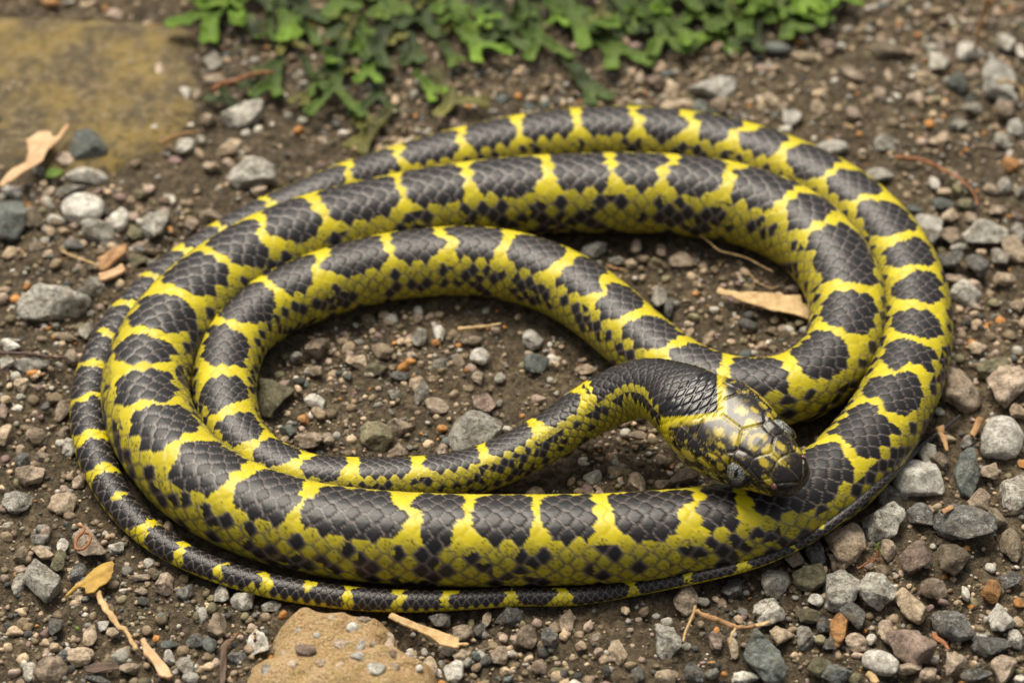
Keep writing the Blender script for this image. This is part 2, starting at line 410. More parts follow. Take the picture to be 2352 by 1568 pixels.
# the head keeps one straight axis
hd = axis(HEADL*1.0)-axis(0.004); hd /= np.linalg.norm(hd)
wgt = sstep(HEADL*1.25, HEADL*0.75, S)[:, None]
Tn = Tn*(1-wgt) - (hd*-1)*wgt*1.0 if False else Tn*(1-wgt)+(hd)*wgt
Tn /= np.linalg.norm(Tn, axis=1, keepdims=True)
base = axis(HEADL)
straight = base + (S-HEADL)[:, None]*hd
P = P*(1-wgt)+straight*wgt
roll = np.interp(S, [0, .03, .05, .075, .11, .16, LEN], [R_(-16), R_(-16), R_(0), R_(24), R_(14), 0, 0])
Zu = np.array([0, 0, 1.0]); Ux = Zu-(Tn @ Zu)[:, None]*Tn; Ux /= np.linalg.norm(Ux, axis=1, keepdims=True)
Sx = np.cross(Tn, Ux)
cr, sr = np.cos(roll)[:, None], np.sin(roll)[:, None]
Ur = Ux*cr+Sx*sr; Sr = Sx*cr-Ux*sr
# half width / half height / squareness
Rb = rad(S); A = Rb*1.035; B = Rb*0.89; E = np.full(NS, 2.05)
X = np.clip((HEADL-S)*1000, 0, 99)          # mm forward of the nape, on the head
XL = HEADL*1000
kx = np.array([0, 3, 7, 11, 15, 19, 23, 26, 29, 31.5, 33.5, 34.8, 35.3, XL])
ka = np.array([9.2, 10.5, 11.7, 11.8, 11.2, 10.2, 9.0, 7.8, 6.6, 5.7, 4.7, 3.6, 2.6, 0.05])
kb = np.array([7.0, 6.9, 6.8, 6.7, 6.6, 6.4, 6.0, 5.5, 4.9, 4.2, 3.4, 2.5, 1.8, 0.03])
wh = sstep(HEADL+0.012, HEADL-0.0005, S)
A = A*(1-wh)+wh*np.interp(X, kx, ka)*0.001; B = B*(1-wh)+wh*np.interp(X, kx, kb)*0.001
E = 2.05+wh*0.45
TH, SI = np.meshgrid(th, np.arange(NS))
ct, st = np.cos(TH), np.sin(TH)
Em = E[:, None]
rr = (np.abs(ct)**Em+np.abs(st)**Em)**(-1/Em)
cy = ct*rr                                                   # along up
low = np.where(cy < -0.55, -0.55-(1-np.exp(-(-0.55-cy)/0.22))*0.22, cy)
cy = np.where((S[:, None] >= HEADL), low, cy)
cxx = st*rr
V0 = P[:, None]+A[:, None, None]*cxx[..., None]*Sr[:, None]+B[:, None, None]*cy[..., None]*Ur[:, None]
Nrm = (cxx/A[:, None])[..., None]*Sr[:, None]+(cy/B[:, None])[..., None]*Ur[:, None]
Nrm /= np.linalg.norm(Nrm, axis=2, keepdims=True)+1e-12

# ---- pigment
BLK = np.array([.0085, .0075, .0078]); YEL = np.array([.55, .455, .009]); OLV = np.array([.27, .232, .020]); SKIN = np.array([.22, .18, .16]); BELLY = np.array([.50, .42, .12])
THM = R_(146)
tail = (S > sHIDE)
rows = np.where(tail, 9.0, 25.0)
rowang = 2*THM/rows
Sg = np.repeat(S[:, None], NT, 1); Ug = np.repeat(U[:, None], NT, 1)
v = TH/rowang[:, None]                                       # scale-row coordinate, 0 = vertebral row
vf = v.ravel(); uf = Ug.ravel(); odd = None
f1 = np.full(vf.shape, 1e9); f2 = f1.copy(); bi = np.zeros(vf.shape); bj = bi.copy(); bdu = bi.copy(); bdv = bi.copy()
jb = np.round(vf)
for dj in (-1, 0, 1):
    j = jb+dj; off = 0.5*(np.abs(j) % 2)
    ib = np.round(uf-off)
    for di in (-1, 0, 1):
        c = ib+di+off
        du = uf-c+(_hash(c*2, j, j*0+3, 5)-0.5)*0.07; dv = vf-j+(_hash(c*2, j, j*0+4, 6)-0.5)*0.07
        f = np.where(du > 0, 5.6, 7.4)*du*du+dv*dv
        n_ = f < f1
        f2 = np.where(n_, f1, np.minimum(f2, f)); f1 = np.where(n_, f, f1)
        bi = np.where(n_, c, bi); bj = np.where(n_, j, bj); bdu = np.where(n_, du, bdu); bdv = np.where(n_, dv, bdv)
shp = TH.shape
cu, cv, edge, du, dv = [a.reshape(shp) for a in (bi, bj, (f2-f1)*0.55, bdu, bdv)]
ventral = np.abs(TH) > THM
# height of the scale surface (overlapping plates, free edge towards the tail)
rowW = (rowang*Rb)[:, None]
nkf = 1+1.6*sstep(HEADL+.07, HEADL+.02, S)[:, None]
h = rowW*nkf*(0.060*sstep(0, 0.34, edge)+0.085*(du+0.5)*sstep(0, .10, edge)+0.014*np.exp(-(dv/0.07)**2)*sstep(0, .4, edge)*(np.abs(v) < 6))
uv_ = (Ug+0.25) % 1.0
hv = rowW*0.10*uv_
h = np.where(ventral, hv, h)
# --- band pattern, read at the middle of each scale (with a little bleed)
latw = sstep(0.20, 0.36, np.abs(v)*rowang[:, None]/THM)
kc = 0.42+0.40*latw
s_c = np.interp(cu*kc+Ug*(1-kc), ucum, ss)
t_c = (np.abs(cv)*kc+np.abs(v)*(1-kc))*rowang[:, None]/THM
side = np.where(TH < 0, -1.0, 1.0)
fr = fbm(np.stack([Sg*1600, TH*Rb[:, None]*1600, side*3], -1), 11, 2)
wob = vnoise(np.stack([s_c*90, t_c*3+side*9, s_c*0], -1), 21)
s_c = s_c+0.0011*vnoise(np.stack([s_c*70, t_c*5, side*4.3], -1), 23)*sstep(0.0, .12, t_c)
k = np.clip(np.searchsorted(SB, s_c), 1, len(SB)-1)
dl = s_c-SB[k-1]; dr = SB[k]-s_c
nearest = np.where(dl < dr, k-1, k); d = np.minimum(np.abs(dl), np.abs(dr)); gap = SB[k]-SB[k-1]
d = np.where(s_c > SB[-1], 0.05, d); gap = np.where(s_c > SB[-1], 0.1, gap); d = np.where(s_c < SB[0], SB[0]-s_c, d)
hb = (0.0009+0.046*Rb[:, None])*(0.85+0.3*_hash(nearest, nearest*0, nearest*0+1, 3))
neck = sstep(SB[2], SB[0], s_c)
tsad = 0.258+0.035*wob+0.055*np.clip(d/(gap/2), 0, 1)
tl = tail[:, None]
tsad = np.where(tl, 0.66+0.04*wob, tsad)
flare = hb*(1+np.where(tl, .7, 1.5)*np.clip(t_c/tsad, 0, 1)**3.5)+fr*0.00030+0.0006*wob
stag = np.where(_hash(nearest, nearest*0, nearest*0+2, 12) < .35, (_hash(nearest, nearest*0, nearest*0+5, 13)-.5)*0.0042, 0)*np.clip(TH/0.12, -1, 1)*np.where(tl, .4, 1)
d = np.abs(np.where(dl < dr, dl, -dr)+stag*sstep(.45, .1, t_c)); d = np.where(s_c > SB[-1], 0.05, d); d = np.where(s_c < SB[0], SB[0]-s_c, d)
shift = 0.0016*(_hash(nearest, nearest*0, side.astype(np.int64), 8)-0.5)*t_c*4
saddle = (t_c < tsad) & (np.abs(d+shift) > flare)
und = (np.abs(t_c-0.39-0.02*wob) < 0.055) & (d < 0.14*gap+0.0006)
cell_s = np.interp(cu, ucum, ss)
n1 = vnoise(np.stack([cell_s*135, np.abs(cv)*0.55+side*17, cell_s*0], -1), 31)
n2 = _hash((cu*2).astype(np.int64), cv.astype(np.int64), cv.astype(np.int64)*0, 77)
spots = (t_c > 0.385) & ((n1 > 0.14) & (n2 < 0.80) | (n2 < 0.13))
mid2 = (np.abs(t_c-0.56) < 0.05) & (np.abs(d-gap*0.30) < 0.10*gap)
lat = (t_c >= tsad) & (und | (spots & (n2 > 0.0)) | mid2) & ~tl
necklat = (t_c > 0.40) & (t_c < 0.50) & (neck > 0.4) & (n2 < .8)
lat = np.where(neck > 0.4, necklat | (spots & (n2 < .35)), lat)
n3 = _hash((cu*2).astype(np.int64), cv.astype(np.int64), cv.astype(np.int64)*0+9, 78)
half = (du*2.2*np.cos(n3*40)+dv*np.sin(n3*40)+fr*.25 > -0.25) | (n3 < 0.45)   # many flank scales are only part black
latp = half
black = saddle | (lat & latp)
nape = (s_c < SB[0]-0.003) & (t_c < 0.33+0.03*wob) & (s_c > HEADL-0.001)
black = np.where(s_c < SB[0]-0.002, nape | necklat, black)
black = np.where(tl & (Sg > SB[-1]+0.006), t_c < 0.93, black)
# lateral yellow is dusky in the middle of each scale
dusk = (0.2+0.8*sstep(0.24, 0.36, t_c))*sstep(0.05, 0.42, edge)*(0.85+0.5*fr)*sstep(0.10, .24, t_c)
dusk = np.where(tl, dusk*0.35, dusk)
ylw = YEL*(1-np.clip(dusk, 0, 1)[..., None])+OLV*np.clip(dusk, 0, 1)[..., None]
peppr = (vnoise(np.stack([Sg*3400, TH*Rb[:, None]*3400, side], -1), 51) > 0.60) & (dusk > 0.3)
ylw = np.where(peppr[..., None], ylw*0.35, ylw)
ylw = ylw*(0.86+0.22*n2[..., None])
blk = BLK*(0.75+0.7*n2[..., None])+np.array([.006, .003, .002])*sstep(.3, .8, t_c)[..., None]
pc = np.where(black[..., None], blk, ylw)
# pale skin at the free edge of the scales
latr = sstep(.28, .38, t_c)
rim = 1-sstep(0.04+.08*latr, 0.17+.27*latr, edge+fr*.04*latr)
rimamt = rim*np.where(black, 0.62-.24*latr, .25+.62*latr)
skc = SKIN*(1-.72*latr*np.where(black, 0, 1))[..., None]
pc = pc*(1-rimamt[..., None])+skc*rimamt[..., None]
vpal = np.where((np.abs(uv_-0.9) < 0.12)[..., None], BELLY*0.55, BELLY)
vblk = (n1 > 0.25)[..., None] & (np.abs(TH) < THM+0.35)[..., None] & ~tl[..., None]
pc = np.where(ventral[..., None], np.where(vblk, BLK*1.6, vpal), pc)

# ---- head plates (X mm forward from the nape, Y mm across from the midline)
hx = X[:nh, None]+np.zeros((1, NT)); hy = (np.abs(TH[:nh])*10.2*np.clip(A[:nh, None]*1000/11.5, .25, 1.1))
sgn = side[:nh]
PL = [(32.0,2.0,0),(28.0,3.5,0.3),(22.6,0,1.1),(23.0,5.0,-.5),(14.6,4.5,1.7),(31.0,6.2,0),(27.0,7.5,-.2),(25.3,8.8,-.6),(19.6,7.0,-.7),(19.2,9.3,-.6),(16.2,9.2,-.1),(15.2,12.0,-.2),
      (11.6,9.2,-.1),(10.4,12.2,-.2),(7.8,8.4,-.2),(6.4,11.4,-.2),(8.2,5.6,-.6),(4.4,9.0,-.5),(3.4,12.6,-.5),(6.0,14.6,-.3),(1.5,10.5,-.5),(1,14,-.5),
      (34.4,4.4,0),(32.3,9.4,0),(29.8,10.8,0),(27.3,11.4,0),(24.7,12.6,0),(21.5,14.2,0),(18.0,15.5,0),(13.6,16.8,0),(9.0,17.2,0),
      (33,15,0),(30,16,0),(26.5,17,0),(22.5,18.6,0),(18.5,20,0),(14,21,0),(9,21.5,0),(4,20,0),(22,26,0),(10,28,0),(31,22,0)]
D = np.stack([np.hypot((hx-a)*(0.80 if (a, b) == (14.6, 4.5) else 1.0), hy-b)-w for a, b, w in PL], -1)
o2 = np.argsort(D, axis=-1)[..., :2]
pid = o2[..., 0]; e1 = np.take_along_axis(D, o2[..., 1:2], -1)[..., 0]-np.take_along_axis(D, o2[..., :1], -1)[..., 0]
mid_split = np.where(np.isin(pid, [0, 1, 4]), hy*3.2, 9)
e1 = np.minimum(e1, mid_split)
hh = 0.00030*sstep(0.0, 0.7, e1)
hf = fbm(np.stack([hx*0.9, hy*0.9, sgn*5], -1), 61, 3); hf2 = fbm(np.stack([hx*2.6, hy*2.6, sgn*5], -1), 62, 2)
ye = np.zeros(hx.shape)
def blob(x, y, a, b, w=0.5, only=None):
    global ye
    q = ((hx-x)/a)**2+((hy-y)/b)**2
    q = np.sqrt(q)+hf2*0.55+hf*.25
    m = 1-sstep(1-w*0.3, 1+w*0.3, q)
    if only is not None: m = np.where(sgn == only, m, 0)
    ye = np.maximum(ye, m)
def cut(x, y, a, b, only=None):
    global ye
    q = np.sqrt(((hx-x)/a)**2+((hy-y)/b)**2)+hf2*0.2
    m = sstep(0.8, 1.15, q)
    if only is not None: m = np.where(sgn == only, m, 1)
    ye = ye*m
# collar: a yellow V behind the parietals, its point running forward as a thin midline stripe
cx_ = np.clip(11.6-1.08*hy, 2.4, 20)
ye = np.maximum(ye, 1-sstep(1.1, 1.7, np.abs(hx-cx_)*np.where(hy < 9, .8, 1)+hf2*.5))
blob(14.5, 0, 5.0, 0.55, .6); blob(18.6, 2.2, 1.5, 1.4, .6); blob(14.4, 3.3, 1.5, 1.0, .9); blob(16.6, 5.2, 1.2, .5, .9)
rg = np.hypot(hx-23.0, (hy)*1.05)
ye = np.maximum(ye, (1-sstep(0.35, .75, np.abs(rg-1.75)+hf2*.3))*(hx < 24.2)*.8)
blob(25.9, 0.3, 1.0, 1.0, .7); blob(28.4, 0.2, 3.2, .5, .8); blob(27.3, 2.4, 1.5, .7, .9); blob(23.2, 6.5, 3.0, .5, .6); blob(30.2, 4.9, 1.2, .8, .9)
blob(19.7, 6.9, .9, .9); blob(19.2, 9.3, .8, 1.0); blob(16.4, 8.0, 1.3, .7, .8); blob(15.5, 11.2, 2.1, 1.1, .7); blob(10.8, 12.4, 2.2, 1.5, .6); blob(7.0, 14.6, 2.2, 1.5); blob(2.5, 13.0, 3.0, 4.0, .8)
mot = sstep(.24, .36, hf*.7+hf2*.55)*np.where(hy > 6.5, 1.0, .35)*sstep(33, 29, hx)
ye = np.maximum(ye, mot*.75)
for a, b in ((29.8, 10.9), (27.3, 11.7), (24.7, 13.0), (21.5, 15.0), (18.0, 16.0), (13.2, 17.6), (8, 18)): blob(a, b, 1.2, 1.6, .6)
blob(12, 23, 14, 3.2, .6); blob(20, 29, 20, 6, .6)
ye = ye*sstep(-.2, .35, hx-(cx_-1.5)+hf2*.3) if False else np.where(hx < cx_-1.35, ye*(hy > 8.2), ye)
HB = np.array([.0105, .0072, .0064]); HY = np.array([.42, .325, .024]); HP = np.array([.55, .47, .14])
yc = HY+(HP-HY)*sstep(11, 17, hy)[..., None]
yc = yc*(0.85+0.25*hf[..., None])
hc = HB+(yc-HB)*np.clip(ye, 0, 1)[..., None]
seam = (1-sstep(0.08, 0.30, e1))
hc = hc*(1-0.7*seam[..., None])+np.array([.16, .125, .07])*0.5*seam[..., None]*(np.clip(1-ye, 0, 1)[..., None])
my = np.interp(hx, [0, 8, 13.5, 18, 21.5, 25, 28, 31, 35], [19.5, 19.4, 19, 17.6, 16.4, 14.8, 13.4, 12.4, 8.5])
mouth = np.exp(-((hy-my)/0.26)**2)*(hx > 5)
hc = hc*(1-0.9*mouth[..., None]); hh = hh-0.0006*mouth
# small nape scales keep the body lattice behind the head
scl = (hx < cx_+0.4) & (hy < 9.5) | (hx < 3.5)
bead = 0.00030*sstep(0, .5, edge[:nh])
nc = np.clip(ye, 0, 1)[..., None]; cellc = np.round(nc+0.15*(n2[:nh][..., None]-.5))
scol = BLK*.8*(1-cellc)+YEL*.85*cellc
scol = scol*(1-.35*(1-sstep(.02, .12, edge[:nh]))[..., None])
hh = np.where(scl, bead, hh); hc = np.where(scl[..., None], scol, hc)
h[:nh] = hh; pc[:nh] = hc
# brow ridge / eye socket
sock = np.exp(-(((hx-22.6)/2.9)**2+((hy-8.6)/2.6)**2)**2)
h[:nh] -= 0.0009*sock
brow = np.exp(-(((hx-22.8)/3.4)**2+((hy-5.6)/1.1)**2)); h[:nh] += 0.0005*brow
# blend relief at the joint
Vb = V0+Nrm*h[..., None]
Vb[0] = P[0]
i = np.arange(NS-1)[:, None]*NT; j = np.arange(NT)[None]
Fb = np.stack([i+j, i+(j+1) % NT, i+NT+(j+1) % NT, i+NT+j], -1).reshape(-1, 4)
end = Vb.reshape(-1, 3)

m, t, b = new_mat('snake_scales'); nb = NB(t)
ca = nb('ShaderNodeVertexColor', _layer_name='tint'); nb.link(ca.outputs[0], b.inputs['Base Color'])
tc = nb('ShaderNodeTexCoord'); nz = nb('ShaderNodeTexNoise', Scale=2600, Detail=3, Roughness=0.6); nb.link(tc.outputs['Object'], nz.inputs['Vector'])
nz2 = nb('ShaderNodeTexNoise', Scale=130, Detail=3, Roughness=0.6); nb.link(tc.outputs['Object'], nz2.inputs['Vector'])
mr = nb('ShaderNodeMapRange'); mr.inputs[3].default_value = 0.30; mr.inputs[4].default_value = 0.44; nb.link(nz2.outputs[0], mr.inputs[0])
nb.link(mr.outputs[0], b.inputs['Roughness']); b.inputs['Specular IOR Level'].default_value = 0.34
bp = nb('ShaderNodeBump', Strength=0.16, Distance=0.0002); nb.link(nz.outputs[0], bp.inputs['Height']); nb.link(bp.outputs[0], b.inputs['Normal'])
M_SNAKE = m
m, t, b = new_mat('snake_head_plates'); nb = NB(t)
ca = nb('ShaderNodeVertexColor', _layer_name='tint'); nb.link(ca.outputs[0], b.inputs['Base Color']); b.inputs['Roughness'].default_value = 0.21; b.inputs['Specular IOR Level'].default_value = 0.42
M_HEAD = m

root = empty('snake', tuple(base*np.array([1, 1, 0])))
tag(root, 'coiled black snake with yellow bands, its head resting on its own coil', 'snake')
org = np.array(root.location)
body = mk('body', Vb.reshape(-1, 3)-org, Fb, M_SNAKE, root, col=pc.reshape(-1, 3))
body.data.materials.append(M_HEAD)
mi = np.zeros(len(Fb), np.int32); mi[:(nh-1)*NT] = 1
body.data.polygons.foreach_set('material_index', mi)

# ---- eyes
def iris_mat():
    m, t, b = new_mat('snake_iris'); nb = NB(t)
    tc = nb('ShaderNodeTexCoord'); n = nb('ShaderNodeTexNoise', Scale=2600, Detail=4, Roughness=0.7); nb.link(tc.outputs['Object'], n.inputs['Vector'])
    r = ramp(nb, n.outputs[0], [(0.46, (.010, .011, .010)), (0.60, (.42, .425, .39))]); nb.link(r.outputs[0], b.inputs['Base Color'])
    b.inputs['Roughness'].default_value = 0.3; b.inputs['Coat Weight'].default_value = 0.6; b.inputs['Coat Roughness'].default_value = 0.05
    return m
M_IRIS = iris_mat()
def plain(name, c, rough=0.3, spec=0.5):
    m, t, b = new_mat(name); b.inputs['Base Color'].default_value = (*c, 1); b.inputs['Roughness'].default_value = rough; b.inputs['Specular IOR Level'].default_value = spec
    nb = NB(t); tc = nb('ShaderNodeTexCoord'); n = nb('ShaderNodeTexNoise', Scale=1500.0); nb.link(tc.outputs['Object'], n.inputs['Vector'])
    r = ramp(nb, n.outputs[0], [(0.3, tuple(x*0.75 for x in c)), (0.7, tuple(min(1, x*1.2) for x in c))]); nb.link(r.outputs[0], b.inputs['Base Color'])
    return m
M_BLACK = plain('pupil_black', (.004, .004, .004), .08); M_NOSTRIL = plain('nostril_flesh', (.16, .06, .055), .3)
ih = int(np.argmin(np.abs(X[:nh]-22.6)))
fwd = -hd*-1 if False else (axis(0.004)-axis(HEADL)); fwd /= np.linalg.norm(fwd)
for sd in (-1, 1):
    jt = int(np.argmin(np.abs(th-sd*R_(57))))
    surf = Vb[ih, jt]; nrm = Nrm[ih, jt]
    er = 0.0036; c = surf-nrm*0.0021
    lat_ = nrm-(nrm @ fwd)*fwd; lat_[2] = 0; lat_ /= np.linalg.norm(lat_); ax = lat_*0.8+fwd*0.25+Zu*0.40; ax /= np.linalg.norm(ax)
    upv = Zu-(Zu @ ax)*ax; upv /= np.linalg.norm(upv); rt = np.cross(upv, ax)
    Mx = np.stack([rt, upv, ax], -1)
    v_, f_ = ICO[4]
    eye = mk('eye', (v_*er) @ Mx.T+c-org, f_, M_IRIS, root)
    # slit pupil: a lens lying on the eyeball
    a = np.linspace(0, 2*np.pi, 28, endpoint=False); rings = []
    for q in (1.0, .75, .5, .25):
        px, py = np.cos(a)*0.00052*q*(1-0.4*np.abs(np.sin(a))), np.sin(a)*0.00125*q
        z = np.sqrt(er**2-px**2-py**2)+0.00003*(1.2-q)
        rings.append(np.stack([px, py, z], -1))
    Vp = np.vstack(rings+[np.array([[0, 0, er+0.00004]])])
    Fp = []
    for r_ in range(3):
        for q in range(28): Fp += [(r_*28+q, r_*28+(q+1) % 28, r_*28+28+(q+1) % 28), (r_*28+q, r_*28+28+(q+1) % 28, r_*28+28+q)]
    for q in range(28): Fp.append((84+q, 84+(q+1) % 28, 112))
    mk('pupil', Vp @ Mx.T+c-org, np.array(Fp), M_BLACK, eye)
    # dark ring of skin round the eye
    ph = np.linspace(0, 2*np.pi, 49); ring = c+np.outer(np.cos(ph)*er*0.93, tuple(np.cross(fwd, nrm)/np.linalg.norm(np.cross(fwd, nrm))))+np.outer(np.sin(ph)*er*0.98, fwd-(fwd @ nrm)*nrm)+nrm*0.0014
    mk_tube('eye_ring', ring-org, 0.0009, M_BLACK, root, n=10)
    inn = int(np.argmin(np.abs(X[:nh]-32.0))); jn = int(np.argmin(np.abs(th-sd*R_(60))))
    v_, f_ = ICO[3]; nn = Nrm[inn, jn]; tt = np.cross(nn, Zu); tt /= np.linalg.norm(tt); bb = np.cross(nn, tt)
    mk('nostril', (v_*np.array([.00085, .0007, .0003])) @ np.stack([tt, bb, nn], -1).T+Vb[inn, jn]-org, f_, M_NOSTRIL, root)
# snake footprint for keeping other things clear of it
foot = axis(np.linspace(0, LEN, 900)); foot_r = rad(np.linspace(0, LEN, 900))
# ------------------------------------------------------------------ stones
rng = np.random.default_rng(7)
def stone_shape(sub, r, cuts=9, rough=0.05, lo=0.52, hi=0.92):
    v = ICO[sub][0].copy()
    for _ in range(cuts):
        n = r.normal(size=3); n /= np.linalg.norm(n); d = r.uniform(lo, hi)
        q = v @ n-d; v = v-np.maximum(q, 0)[:, None]*n*0.94
    o = r.uniform(0, 60)
    v = v*(1+rough*fbm(v*2.0+o, 5, 3)[:, None]*2.2+0.35*rough*vnoise(v*7+o, 9)[:, None])
    v = v-(v.max(0)+v.min(0))/2
    return v/((v.max(0)-v.min(0))/2)
TX = [0.0, 583.3, 1166.6, 1740.5]; TY = [0.0, 385.7, 771.5, 1160.0]; TS = 0.26043
